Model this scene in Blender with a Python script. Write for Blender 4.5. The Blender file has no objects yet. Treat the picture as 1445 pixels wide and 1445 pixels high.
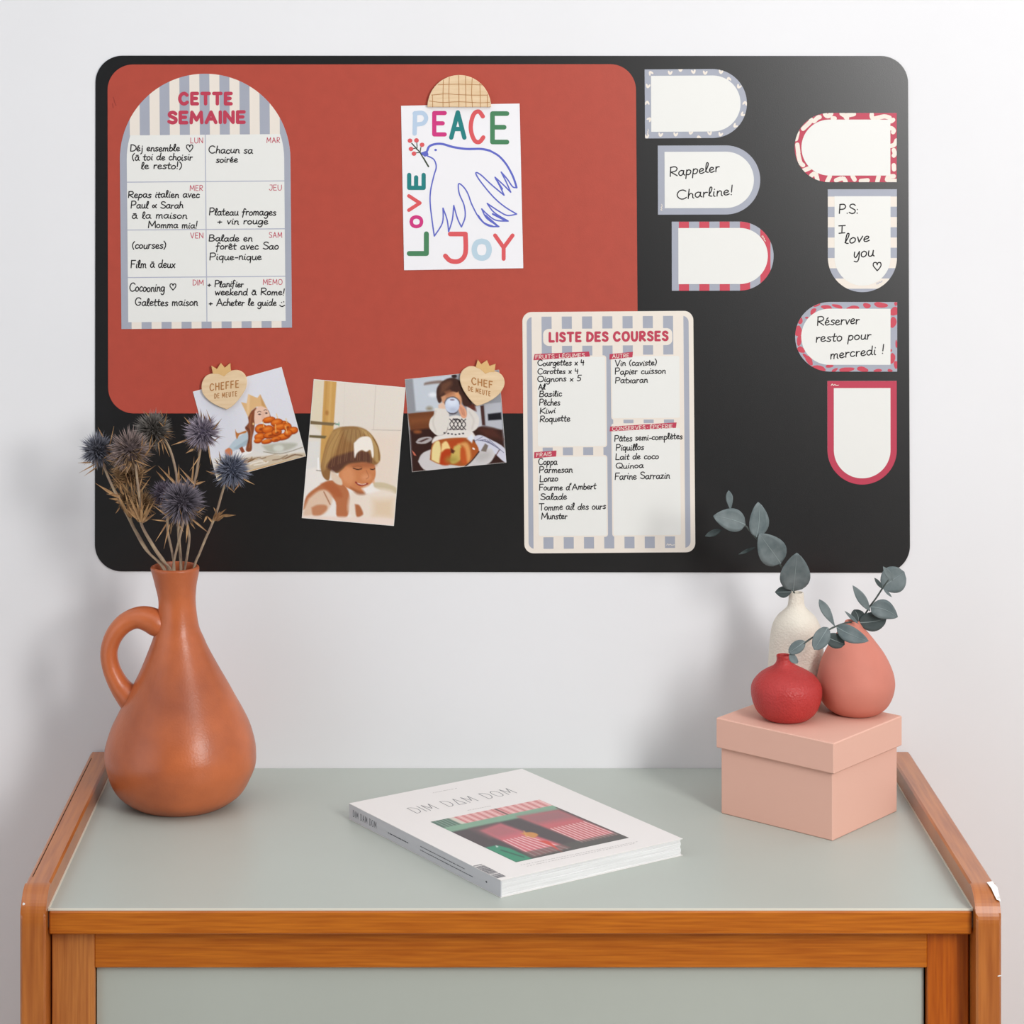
import bpy, math, random
import numpy as np
from mathutils import Vector, Matrix
random.seed(7)
SC = bpy.context.scene
COL = SC.collection

# ------------------------------------------------------------------ camera, world, lights
F = 3450.0            # focal length in pixels of a 1445 px frame
D = 3.0               # camera to wall
CX, CY = 632.0, 56.0  # level camera with a shifted lens: its axis meets the wall here
HC = 0.8939           # camera height above the cabinet top
ZT = 0.80             # cabinet top above the floor
ZC = ZT + HC
cam = bpy.data.cameras.new('camera'); camo = bpy.data.objects.new('camera', cam); COL.objects.link(camo)
camo.location = (0, -D, ZC); camo.rotation_euler = (math.pi/2, 0, 0)
cam.sensor_width = 36; cam.sensor_fit = 'HORIZONTAL'; cam.lens = F/1445*36
cam.shift_x = (722.5-CX)/1445; cam.shift_y = -(722.5-CY)/1445
SC.camera = camo
SC.view_settings.view_transform = 'Standard'; SC.view_settings.look = 'None'
SC.view_settings.gamma = 1; SC.view_settings.use_curve_mapping = False
SC.view_settings.exposure = 0.09
w = bpy.data.worlds.new('world'); SC.world = w; w.use_nodes = True
w.node_tree.nodes['Background'].inputs[0].default_value = (0.93, 0.96, 1.0, 1)
w.node_tree.nodes['Background'].inputs[1].default_value = 0.05
def area(name, loc, target, sx, sy, power, color):
    l = bpy.data.lights.new(name, 'AREA'); l.shape = 'RECTANGLE'; l.size = sx; l.size_y = sy
    l.energy = power; l.color = color
    o = bpy.data.objects.new(name, l); COL.objects.link(o); o.location = loc
    o.rotation_euler = (Vector(target)-Vector(loc)).to_track_quat('-Z', 'Y').to_euler()
    return o
area('window_light', (1.45, -2.4, 2.02), (0.1, 0, 1.2), 0.55, 1.2, 44, (1.0, 0.99, 0.975))
area('ceiling_fill', (-0.5, -1.15, 2.85), (-0.5, -1.1, 0), 3.4, 1.9, 15, (0.93, 0.97, 1.0))  # added fill in place of light bounced off the ceiling; no real fixture
area('left_fill', (-2.1, -1.5, 1.1), (0, -0.2, 1.0), 2.4, 2.0, 14, (0.84, 0.92, 1.0))  # added fill lamp, lifts the dim lower left of the wall

# ------------------------------------------------------------------ pixel <-> place helpers
def at(px, py, dist):                      # the point seen at a pixel at a given distance from the camera plane
    return Vector(((px-CX)*dist/F, dist-D, ZC-(py-CY)*dist/F))
def on_plane(px, py, h):                   # the point seen at a pixel on the level plane h above the cabinet top
    return at(px, py, F*(HC-h)/(py-CY))
S = F/D                                    # pixels per metre on the wall
def wall_pt(px, py, off):
    return ((px-CX)/S, -off, ZC-(py-CY)/S)

# ------------------------------------------------------------------ materials
def lin(c):
    c = c/255.0
    return c/12.92 if c <= 0.04045 else ((c+0.055)/1.055)**2.4
def rgb(c): return (lin(c[0]), lin(c[1]), lin(c[2]), 1)
MATS = {}
def mat(name, color, rough=0.6, spec=0.4, var=0.0, vscale=20, bump=0.0, bscale=200, color2=None, stretch=None, coat=0.0, voronoi=False, detail=4, metal=0):
    m = bpy.data.materials.new(name); m.use_nodes = True
    nt = m.node_tree; b = nt.nodes['Principled BSDF']
    b.inputs['Base Color'].default_value = rgb(color); b.inputs['Roughness'].default_value = rough
    b.inputs['Specular IOR Level'].default_value = spec; b.inputs['Coat Weight'].default_value = coat
    b.inputs['Coat Roughness'].default_value = 0.25; b.inputs['Metallic'].default_value = metal
    tc = nt.nodes.new('ShaderNodeTexCoord'); mp = nt.nodes.new('ShaderNodeMapping')
    nt.links.new(tc.outputs['Object'], mp.inputs[0])
    if stretch: mp.inputs['Scale'].default_value = stretch
    if color2 is not None or var:
        n = nt.nodes.new('ShaderNodeTexNoise'); n.inputs['Scale'].default_value = vscale; n.inputs['Detail'].default_value = detail
        nt.links.new(mp.outputs[0], n.inputs['Vector'])
        r = nt.nodes.new('ShaderNodeValToRGB'); nt.links.new(n.outputs[0], r.inputs[0])
        c2 = color2 if color2 is not None else tuple(max(0, v*(1-var)) for v in color)
        r.color_ramp.elements[0].position = 0.32; r.color_ramp.elements[1].position = 0.68
        r.color_ramp.elements[0].color = rgb(c2); r.color_ramp.elements[1].color = rgb(color)
        nt.links.new(r.outputs[0], b.inputs['Base Color'])
    if bump:
        n2 = nt.nodes.new('ShaderNodeTexVoronoi' if voronoi else 'ShaderNodeTexNoise'); n2.inputs['Scale'].default_value = bscale
        nt.links.new(mp.outputs[0], n2.inputs['Vector'])
        bp = nt.nodes.new('ShaderNodeBump'); bp.inputs['Strength'].default_value = bump; bp.inputs['Distance'].default_value = 0.001
        nt.links.new(n2.outputs[0], bp.inputs['Height']); nt.links.new(bp.outputs[0], b.inputs['Normal'])
    MATS[name] = m
    return m
def attr_mat(name, rough, spec=0.3):
    m = bpy.data.materials.new(name); m.use_nodes = True; nt = m.node_tree; b = nt.nodes['Principled BSDF']
    a = nt.nodes.new('ShaderNodeVertexColor'); a.layer_name = 'Col'
    nt.links.new(a.outputs[0], b.inputs['Base Color']); b.inputs['Roughness'].default_value = rough; b.inputs['Specular IOR Level'].default_value = spec
    return m
M_wall = mat('wall_paint', (233, 233, 235), 0.75, 0.2, var=0.012, vscale=3, bump=0.05, bscale=60)
M_floor = mat('floor_wood', (190, 180, 168), 0.5, 0.4, color2=(168, 156, 142), vscale=6, stretch=(1, 12, 1))
M_base = mat('baseboard_paint', (232, 231, 228), 0.5)
M_board = mat('board_black', (6, 6, 8), 0.34, 0.85, bump=0.08, bscale=900)
M_redm = mat('terracotta_sheet', (180, 73, 57), 0.44, 0.5, var=0.03, vscale=60, bump=0.08, bscale=900)
M_paper = mat('white_film', (232, 232, 228), 0.40, 0.35)
M_edge = mat('sheet_edge', (240, 238, 235), 0.6)
M_lilac = mat('lilac_print', (168, 172, 185), 0.40, 0.35, var=0.02, vscale=15)
M_cream = mat('cream_print', (234, 225, 214), 0.40, 0.35)
M_rose = mat('rose_print', (190, 66, 88), 0.40, 0.35)
M_coral = mat('coral_print', (202, 76, 92), 0.40, 0.35)
M_ink = mat('black_ink', (26, 22, 24), 0.5, 0.3)
M_line = mat('lilac_line', (176, 178, 196), 0.5)
M_card = mat('card_paper', (238, 237, 240), 0.7, 0.2)
PCOL = {'P': (184, 204, 226), 'M': (206, 60, 128), 'T': (42, 128, 128), 'R': (218, 92, 96), 'G': (76, 132, 94), 'B': (98, 106, 196), 'S': (186, 208, 222), 'D': (68, 78, 66)}
M_pc = {k: mat('card_colour_'+n, PCOL[k], 0.7, 0.2) for k, n in zip('PMTRGBSD', ['pale', 'magenta', 'teal', 'red', 'green', 'blue', 'sky', 'dark'])}
M_birch = mat('light_wood', (232, 206, 170), 0.55, 0.3, color2=(222, 192, 152), vscale=30, stretch=(1, 1, 8), bump=0.1, bscale=200)
M_burn = mat('crown_wood', (224, 184, 126), 0.55, 0.3, color2=(214, 172, 112), vscale=40)
M_engr = mat('engraving', (176, 122, 72), 0.7, 0.2)
M_photo = attr_mat('photo_print', 0.42, 0.3)
M_pborder = mat('photo_back', (235, 232, 226), 0.6)
M_wood = mat('varnished_wood', (190, 112, 44), 0.36, 0.5, color2=(160, 84, 24), vscale=10, stretch=(18, 1.0, 1.0), bump=0.06, bscale=120, coat=0.6, detail=8)
M_woodx = mat('varnished_wood_along', (202, 116, 28), 0.36, 0.35, color2=(172, 88, 14), vscale=14, stretch=(1.0, 26, 26), bump=0.06, bscale=120, coat=0.2, detail=8)
M_woodz = mat('varnished_wood_upright', (196, 102, 18), 0.36, 0.35, color2=(166, 76, 8), vscale=14, stretch=(24, 24, 1.0), bump=0.06, bscale=120, coat=0.2, detail=8)
M_woodl = mat('varnished_wood_pale', (206, 132, 64), 0.36, 0.45, color2=(178, 104, 48), vscale=14, stretch=(24, 24, 1.0), bump=0.06, bscale=120, coat=0.2, detail=8)
M_top = mat('grey_green_laminate', (183, 189, 181), 0.38, 0.45, var=0.02, vscale=5, bump=0.02, bscale=300)
M_gap = mat('dark_gap', (24, 14, 8), 0.9, 0.1)
M_strip = mat('pale_filler', (222, 218, 204), 0.6)
M_chip = mat('white_chip', (240, 240, 238), 0.7)
M_clay = mat('terracotta_clay', (206, 112, 64), 0.34, 0.5, color2=(156, 80, 48), vscale=10, bump=0.2, bscale=420, detail=12)
M_stem = mat('dried_stem', (186, 164, 134), 0.6, 0.3, color2=(146, 124, 110), vscale=80)
M_bract = mat('dried_bract', (196, 158, 112), 0.6, 0.3, color2=(142, 106, 76), vscale=90)
M_spine = attr_mat('thistle_spines', 0.7, 0.2)
M_box = mat('pink_card_box', (228, 180, 162), 0.62, 0.25, bump=0.06, bscale=500)
M_red = mat('red_ceramic', (186, 56, 54), 0.48, 0.4, var=0.05, vscale=30, bump=0.55, bscale=420, voronoi=True)
M_pinkv = mat('salmon_ceramic', (210, 131, 114), 0.62, 0.28, var=0.03, vscale=30, bump=0.05, bscale=500)
M_white = mat('ivory_ceramic', (228, 220, 206), 0.55, 0.3, bump=0.5, bscale=420, voronoi=True)
M_leaf = mat('eucalyptus_leaf', (120, 130, 131), 0.6, 0.3, color2=(92, 104, 106), vscale=60)
M_leafd = mat('eucalyptus_leaf_dark', (78, 88, 88), 0.6, 0.3, color2=(60, 70, 70), vscale=60)
M_twig = mat('eucalyptus_twig', (78, 86, 82), 0.6)
M_vein = mat('leaf_vein', (134, 146, 146), 0.6)
M_mag = mat('magazine_cover', (236, 232, 229), 0.5, 0.3)
M_spin = mat('magazine_spine', (206, 206, 210), 0.5, 0.3)
M_pages = mat('page_edges', (240, 240, 240), 0.8, 0.1, var=0.06, vscale=8, stretch=(2, 2, 140))
M_grey = mat('grey_ink', (92, 92, 100), 0.6)
M_pale = mat('pale_grey_ink', (176, 172, 170), 0.6)
M_drk = mat('inner_dark', (60, 30, 20), 0.9, 0.1)

# ------------------------------------------------------------------ mesh building
class MB:
    def __init__(s): s.v = []; s.f = []; s.m = []; s.c = []
    def vf(s): return s.v, s.f
    def add(s, vs, fs, mi=0, cols=None):
        n = len(s.v); s.v += [tuple(p) for p in vs]
        s.f += [tuple(i+n for i in f) for f in fs]; s.m += [mi]*len(fs)
        if cols is not None: s.c += cols
    def build(s, name, mats, parent=None, smooth=False, org=None):
        O = org if org is not None else (ORG.get(parent, Vector((0, 0, 0))))
        me = bpy.data.meshes.new(name)
        me.from_pydata([(p[0]-O[0], p[1]-O[1], p[2]-O[2]) for p in s.v], [], s.f)
        if not isinstance(mats, (list, tuple)): mats = [mats]
        for m in mats: me.materials.append(m)
        me.polygons.foreach_set('material_index', s.m)
        if smooth: me.polygons.foreach_set('use_smooth', [True]*len(s.f))
        if s.c:
            a = me.color_attributes.new('Col', 'FLOAT_COLOR', 'POINT')
            a.data.foreach_set('color', np.array(s.c, dtype=np.float32).ravel())
        me.update()
        o = bpy.data.objects.new(name, me); COL.objects.link(o)
        if parent: o.parent = parent; ORG[o] = O
        elif org is not None: o.location = O; ORG[o] = Vector(O)
        return o
ORG = {}
def tag(o, label, cat, group=None):
    o['label'] = label; o['category'] = cat
    if group: o['group'] = group
    return o
def thing(name, label, cat, loc, group=None):
    o = bpy.data.objects.new(name, None); COL.objects.link(o); o.location = loc; o.empty_display_size = 0.05
    ORG[o] = Vector(loc); return tag(o, label, cat, group)

def box_mb(mb, x0, x1, y0, y1, z0, z1, mi=0, bev=0.0):
    if bev <= 0:
        vs = [(x, y, z) for z in (z0, z1) for y in (y0, y1) for x in (x0, x1)]
        mb.add(vs, [(0, 2, 3, 1), (4, 5, 7, 6), (0, 1, 5, 4), (2, 6, 7, 3), (0, 4, 6, 2), (1, 3, 7, 5)], mi); return
    b = bev                                         # chamfered box
    vs = []; idx = {}
    for ix, x in ((0, x0), (1, x1)):
        for iy, y in ((0, y0), (1, y1)):
            for iz, z in ((0, z0), (1, z1)):
                sx = b if ix == 0 else -b; sy = b if iy == 0 else -b; sz = b if iz == 0 else -b
                idx[(ix, iy, iz, 'x')] = len(vs); vs.append((x, y+sy, z+sz))
                idx[(ix, iy, iz, 'y')] = len(vs); vs.append((x+sx, y, z+sz))
                idx[(ix, iy, iz, 'z')] = len(vs); vs.append((x+sx, y+sy, z))
    fs = []
    for i in (0, 1):
        fs.append([idx[(i, a, c, 'x')] for a, c in ((0, 0), (1, 0), (1, 1), (0, 1))])
        fs.append([idx[(a, i, c, 'y')] for a, c in ((0, 0), (1, 0), (1, 1), (0, 1))])
        fs.append([idx[(a, c, i, 'z')] for a, c in ((0, 0), (1, 0), (1, 1), (0, 1))])
    for i in (0, 1):
        for j in (0, 1):
            fs.append([idx[(0, i, j, 'y')], idx[(1, i, j, 'y')], idx[(1, i, j, 'z')], idx[(0, i, j, 'z')]])
            fs.append([idx[(i, 0, j, 'x')], idx[(i, 1, j, 'x')], idx[(i, 1, j, 'z')], idx[(i, 0, j, 'z')]])
            fs.append([idx[(i, j, 0, 'x')], idx[(i, j, 1, 'x')], idx[(i, j, 1, 'y')], idx[(i, j, 0, 'y')]])
            for k in (0, 1): fs.append([idx[(i, j, k, a)] for a in 'xyz'])
    mb.add(vs, fs, mi)

def lathe(mb, prof, cx, cy, z0, n=64, mi=0, off=None):
    """prof: (r, z[, dx]) from the bottom outside up and over the rim inside"""
    vs = []
    for p in prof:
        r, z = p[0], p[1]; dx = p[2] if len(p) > 2 else 0
        for k in range(n):
            a = 2*math.pi*k/n; vs.append((cx+dx+r*math.cos(a), cy+r*math.sin(a), z0+z))
    fs = []
    for i in range(len(prof)-1):
        for k in range(n):
            k2 = (k+1) % n; fs.append((i*n+k, i*n+k2, (i+1)*n+k2, (i+1)*n+k))
    fs.append(tuple(range(n-1, -1, -1)))
    fs.append(tuple((len(prof)-1)*n+k for k in range(n)))
    mb.add(vs, fs, mi)
def smooth_prof(pts, sub=4):
    out = []
    P = [pts[0]]+list(pts)+[pts[-1]]
    for i in range(1, len(P)-2):
        for k in range(sub):
            t = k/sub; out.append(tuple(cr(P[i-1][j], P[i][j], P[i+1][j], P[i+2][j], t) for j in range(len(pts[0]))))
    out.append(tuple(pts[-1])); return out
def cr(a, b, c, d, t):
    return 0.5*((2*b)+(-a+c)*t+(2*a-5*b+4*c-d)*t*t+(-a+3*b-3*c+d)*t**3)
def tube(mb, pts, rads, n=10, mi=0, sub=4, flat=1.0, up=Vector((0, 1, 0)), cap=True):
    if sub > 1:
        q = smooth_prof([tuple(p)+(r,) for p, r in zip(pts, rads)], sub)
        pts = [Vector(p[:3]) for p in q]; rads = [p[3] for p in q]
    vs = []; N = len(pts)
    prev = None
    for i, p in enumerate(pts):
        t = (pts[min(i+1, N-1)]-pts[max(i-1, 0)]).normalized()
        if prev is None:
            s = t.cross(up)
            if s.length < 1e-3: s = t.cross(Vector((1, 0, 0)))
            s.normalize()
        else:
            s = (prev-t*prev.dot(t)).normalized()
        prev = s; u = s.cross(t)
        for k in range(n):
            a = 2*math.pi*k/n; vs.append(p+s*(rads[i]*math.cos(a))+u*(rads[i]*flat*math.sin(a)))
    fs = []
    for i in range(N-1):
        for k in range(n):
            k2 = (k+1) % n; fs.append((i*n+k, i*n+k2, (i+1)*n+k2, (i+1)*n+k))
    if cap: fs.append(tuple(range(n-1, -1, -1))); fs.append(tuple((N-1)*n+k for k in range(n)))
    mb.add(vs, fs, mi)

# ------------------------------------------------------------------ 2D shapes (pixel units on the wall)
def rrect(x0, y0, x1, y1, r, seg=10, corners=None):
    if not isinstance(r, (list, tuple)): r = [r]*4      # tl, tr, br, bl
    pts = []
    for (cx, cy, a0, rr) in ((x0+r[0], y0+r[0], 180, r[0]), (x1-r[1], y0+r[1], 270, r[1]), (x1-r[2], y1-r[2], 0, r[2]), (x0+r[3], y1-r[3], 90, r[3])):
        if rr <= 0: pts.append((cx, cy)); continue
        for k in range(seg+1):
            a = math.radians(a0+90*k/seg); pts.append((cx+rr*math.cos(a), cy+rr*math.sin(a)))
    return pts
def arch(x0, y0, x1, y1, side, seg=32):                 # side the round end faces: U R D L
    if side in 'UD':
        r = (x1-x0)/2; cx = (x0+x1)/2
        if side == 'U': return [(x1, y1), (x0, y1)]+[(cx-r*math.cos(math.pi*k/seg), y0+r-r*math.sin(math.pi*k/seg)) for k in range(seg+1)]
        return [(x0, y0), (x1, y0)]+[(cx+r*math.cos(math.pi*k/seg), y1-r+r*math.sin(math.pi*k/seg)) for k in range(seg+1)]
    r = (y1-y0)/2; cy = (y0+y1)/2
    if side == 'R': return [(x0, y1), (x0, y0)]+[(x1-r+r*math.sin(math.pi*k/seg), cy-r*math.cos(math.pi*k/seg)) for k in range(seg+1)]
    return [(x1, y0), (x1, y1)]+[(x0+r-r*math.sin(math.pi*k/seg), cy+r*math.cos(math.pi*k/seg)) for k in range(seg+1)]
def poly_area(p): return sum(p[i][0]*p[(i+1) % len(p)][1]-p[(i+1) % len(p)][0]*p[i][1] for i in range(len(p)))/2
def clip(sub, conv):
    if poly_area(conv) < 0: conv = conv[::-1]
    out = list(sub)
    for i in range(len(conv)):
        a, b = conv[i], conv[(i+1) % len(conv)]
        if abs(a[0]-b[0])+abs(a[1]-b[1]) < 1e-6: continue
        def side(p): return (b[0]-a[0])*(p[1]-a[1])-(b[1]-a[1])*(p[0]-a[0])
        new = []
        for j in range(len(out)):
            p, q = out[j], out[(j+1) % len(out)]; sp, sq = side(p), side(q)
            if sp >= 0: new.append(p)
            if (sp >= 0) != (sq >= 0):
                t = sp/(sp-sq); new.append((p[0]+(q[0]-p[0])*t, p[1]+(q[1]-p[1])*t))
        out = new
        if len(out) < 3: return []
    return out
def blob(cx, cy, rx, ry, rot=0, seg=14, wob=0.0, rnd=random):
    r = math.radians(rot); ph = rnd.random()*6
    o = []
    for k in range(seg):
        a = 2*math.pi*k/seg; m = 1+wob*math.sin(2*a+ph)+wob*0.6*math.sin(3*a+ph*2)
        x, y = rx*m*math.cos(a), ry*m*math.sin(a); o.append((cx+x*math.cos(r)-y*math.sin(r), cy+x*math.sin(r)+y*math.cos(r)))
    return o
def smooth_line(pts, sub=5):                            # doubled points are sharp corners
    runs = [[pts[0]]]
    for p in pts[1:]:
        if p == runs[-1][-1]: runs.append([p])
        else: runs[-1].append(p)
    out = []
    for r in runs:
        if len(r) < 2: continue
        s = smooth_prof(r, sub) if len(r) > 2 else r
        out += s if not out else s[1:]
    return out
def clean(p):
    o = []
    for q in p:
        if not o or math.hypot(q[0]-o[-1][0], q[1]-o[-1][1]) > 1e-4: o.append((q[0], q[1]))
    if len(o) > 2 and math.hypot(o[0][0]-o[-1][0], o[0][1]-o[-1][1]) < 1e-4: o.pop()
    return o
LAYER = 0.00006
class Ink:                                              # flat print: polygons and pen strokes, mapped by fn(x, y, layer)
    def __init__(s, fn): s.mb = MB(); s.fn = fn
    def poly(s, pts, mi=0, lay=1):
        pts = clean(pts); lay += s.nxt()*.5
        if len(pts) < 3: return
        if poly_area(pts) > 0: pts = pts[::-1]
        s.mb.add([s.fn(x, y, lay) for x, y in pts], [tuple(range(len(pts)))], mi)
    def stroke(s, pts, wd, mi=0, lay=1):
        pts = clean_open(pts)
        if len(pts) == 1: s.poly(blob(pts[0][0], pts[0][1], wd/2, wd/2, seg=8), mi, lay+s.nxt()); return
        runs = [[pts[0], pts[1]]]                       # break the stroke at its sharp corners
        for i in range(1, len(pts)-1):
            a, p, b = pts[i-1], pts[i], pts[i+1]
            d1 = math.atan2(p[1]-a[1], p[0]-a[0]); d2 = math.atan2(b[1]-p[1], b[0]-p[0])
            t = abs((d2-d1+math.pi) % (2*math.pi)-math.pi)
            if t > 0.9: runs.append([p, b])
            else: runs[-1].append(b)
        for r in runs:
            n = len(r); L = []; R = []; h = wd/2
            for i, p in enumerate(r):
                a = r[max(i-1, 0)]; b = r[min(i+1, n-1)]
                dx, dy = b[0]-a[0], b[1]-a[1]; l = math.hypot(dx, dy) or 1
                nx, ny = -dy/l*h, dx/l*h
                L.append((p[0]+nx, p[1]+ny)); R.append((p[0]-nx, p[1]-ny))
            def cap(p, q, sg):                           # half disc beyond p, seen from q
                a0 = math.atan2(p[1]-q[1], p[0]-q[0]); k = 6 if wd > 2*s.thin else 3
                return [(p[0]+h*math.cos(a0+sg*math.pi*(j/k-.5)), p[1]+h*math.sin(a0+sg*math.pi*(j/k-.5))) for j in range(1, k)]
            closed = n > 3 and math.hypot(r[0][0]-r[-1][0], r[0][1]-r[-1][1]) < 1e-3
            if closed:
                a, b = r[-2], r[1]; dx, dy = b[0]-a[0], b[1]-a[1]; l = math.hypot(dx, dy) or 1
                L[0] = L[-1] = (r[0][0]-dy/l*h, r[0][1]+dx/l*h); R[0] = R[-1] = (r[0][0]+dy/l*h, r[0][1]-dx/l*h)
            c1_ = [] if closed else cap(r[-1], r[-2], -1); c0 = [] if closed else cap(r[0], r[1], -1)
            ly = lay+s.nxt()
            vs = [s.fn(x, y, ly) for x, y in L+R+c1_+c0]
            fs = [(i, i+1, n+i+1, n+i) for i in range(n-1)]
            e = 2*n
            if closed: s.mb.add(vs, fs, mi); continue
            fs.append(tuple([n-1]+[e+j for j in range(len(c1_))]+[2*n-1])); e += len(c1_)
            fs.append(tuple([n]+[e+j for j in range(len(c0))]+[0]))
            s.mb.add(vs, fs, mi)
    thin = 1.0
    def nxt(s):
        Ink.cnt = (Ink.cnt+1) % 6; return Ink.cnt*.13
    cnt = 0
def clean_open(p):
    o = []
    for q in p:
        if not o or math.hypot(q[0]-o[-1][0], q[1]-o[-1][1]) > 1e-3: o.append((q[0], q[1]))
    return o

# ------------------------------------------------------------------ a stroke alphabet (x, y up; cap height 1)
B = [(.38, .46), (.24, .55), (.08, .42), (.05, .18), (.16, .0), (.30, .1), (.38, .4)]
LOW = {
 'a': (.50, [B, [(.39, .52), (.37, .15), (.47, .0)]]),
 'b': (.44, [[(.12, 1), (.08, .5), (.06, .05)], [(.07, .3), (.22, .53), (.38, .35), (.33, .08), (.18, .0), (.06, .08)]]),
 'c': (.40, [[(.34, .45), (.2, .54), (.06, .34), (.08, .08), (.22, 0), (.36, .1)]]),
 'd': (.50, [B, [(.44, 1), (.40, .5), (.37, .12), (.46, 0)]]),
 'e': (.42, [[(.04, .24), (.26, .30), (.32, .45), (.19, .55), (.06, .36), (.07, .1), (.2, 0), (.38, .1)]]),
 'f': (.38, [[(.38, .9), (.26, 1.02), (.17, .8), (.15, .3), (.08, -.32)], [(.02, .5), (.32, .54)]]),
 'g': (.48, [B, [(.40, .52), (.39, 0), (.33, -.32), (.18, -.42), (.05, -.3)]]),
 'h': (.44, [[(.12, 1), (.08, .5), (.05, 0)], [(.07, .28), (.2, .53), (.33, .42), (.33, .1), (.4, 0)]]),
 'i': (.22, [[(.1, .52), (.07, .1), (.16, 0)], [(.13, .76), (.14, .8)]]),
 'j': (.26, [[(.16, .52), (.14, -.2), (.0, -.4)], [(.17, .76), (.18, .8)]]),
 'k': (.42, [[(.1, 1), (.06, 0)], [(.34, .52), (.08, .24), (.08, .24), (.38, 0)]]),
 'l': (.28, [[(.04, .12), (.2, .6), (.23, .95), (.13, .98), (.08, .6), (.09, .1), (.24, 0)]]),
 'm': (.64, [[(.08, .54), (.06, 0)], [(.07, .3), (.18, .54), (.29, .44), (.28, 0)], [(.28, .3), (.42, .54), (.52, .44), (.51, .1), (.58, 0)]]),
 'n': (.44, [[(.08, .54), (.06, 0)], [(.07, .3), (.2, .54), (.33, .44), (.33, .1), (.4, 0)]]),
 'o': (.44, [[(.22, .54), (.06, .38), (.07, .1), (.2, 0), (.35, .14), (.36, .4), (.22, .54)]]),
 'p': (.46, [[(.1, .55), (.06, 0), (.03, -.42)], [(.08, .35), (.22, .54), (.38, .4), (.33, .1), (.18, 0), (.07, .1)]]),
 'q': (.46, [B, [(.39, .54), (.37, 0), (.34, -.42)]]),
 'r': (.34, [[(.07, .54), (.06, 0)], [(.07, .3), (.17, .5), (.3, .5)]]),
 's': (.38, [[(.32, .48), (.2, .55), (.08, .44), (.18, .29), (.31, .15), (.2, 0), (.04, .06)]]),
 't': (.34, [[(.18, .88), (.13, .3), (.15, .03), (.28, .03)], [(.0, .54), (.32, .57)]]),
 'u': (.46, [[(.08, .53), (.06, .15), (.16, 0), (.3, .1), (.36, .5)], [(.36, .53), (.35, .12), (.43, 0)]]),
 'v': (.40, [[(.05, .53), (.17, 0), (.17, 0), (.35, .55)]]),
 'w': (.56, [[(.05, .53), (.14, 0), (.14, 0), (.27, .42), (.27, .42), (.37, 0), (.37, 0), (.52, .55)]]),
 'x': (.40, [[(.05, .52), (.34, 0)], [(.35, .54), (.04, 0)]]),
 'y': (.46, [[(.08, .53), (.07, .15), (.18, .02), (.36, .5)], [(.38, .55), (.36, -.1), (.26, -.4), (.08, -.34)]]),
 'z': (.40, [[(.05, .5), (.33, .52), (.33, .52), (.04, .0), (.04, .0), (.36, .02)]]),
}
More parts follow.
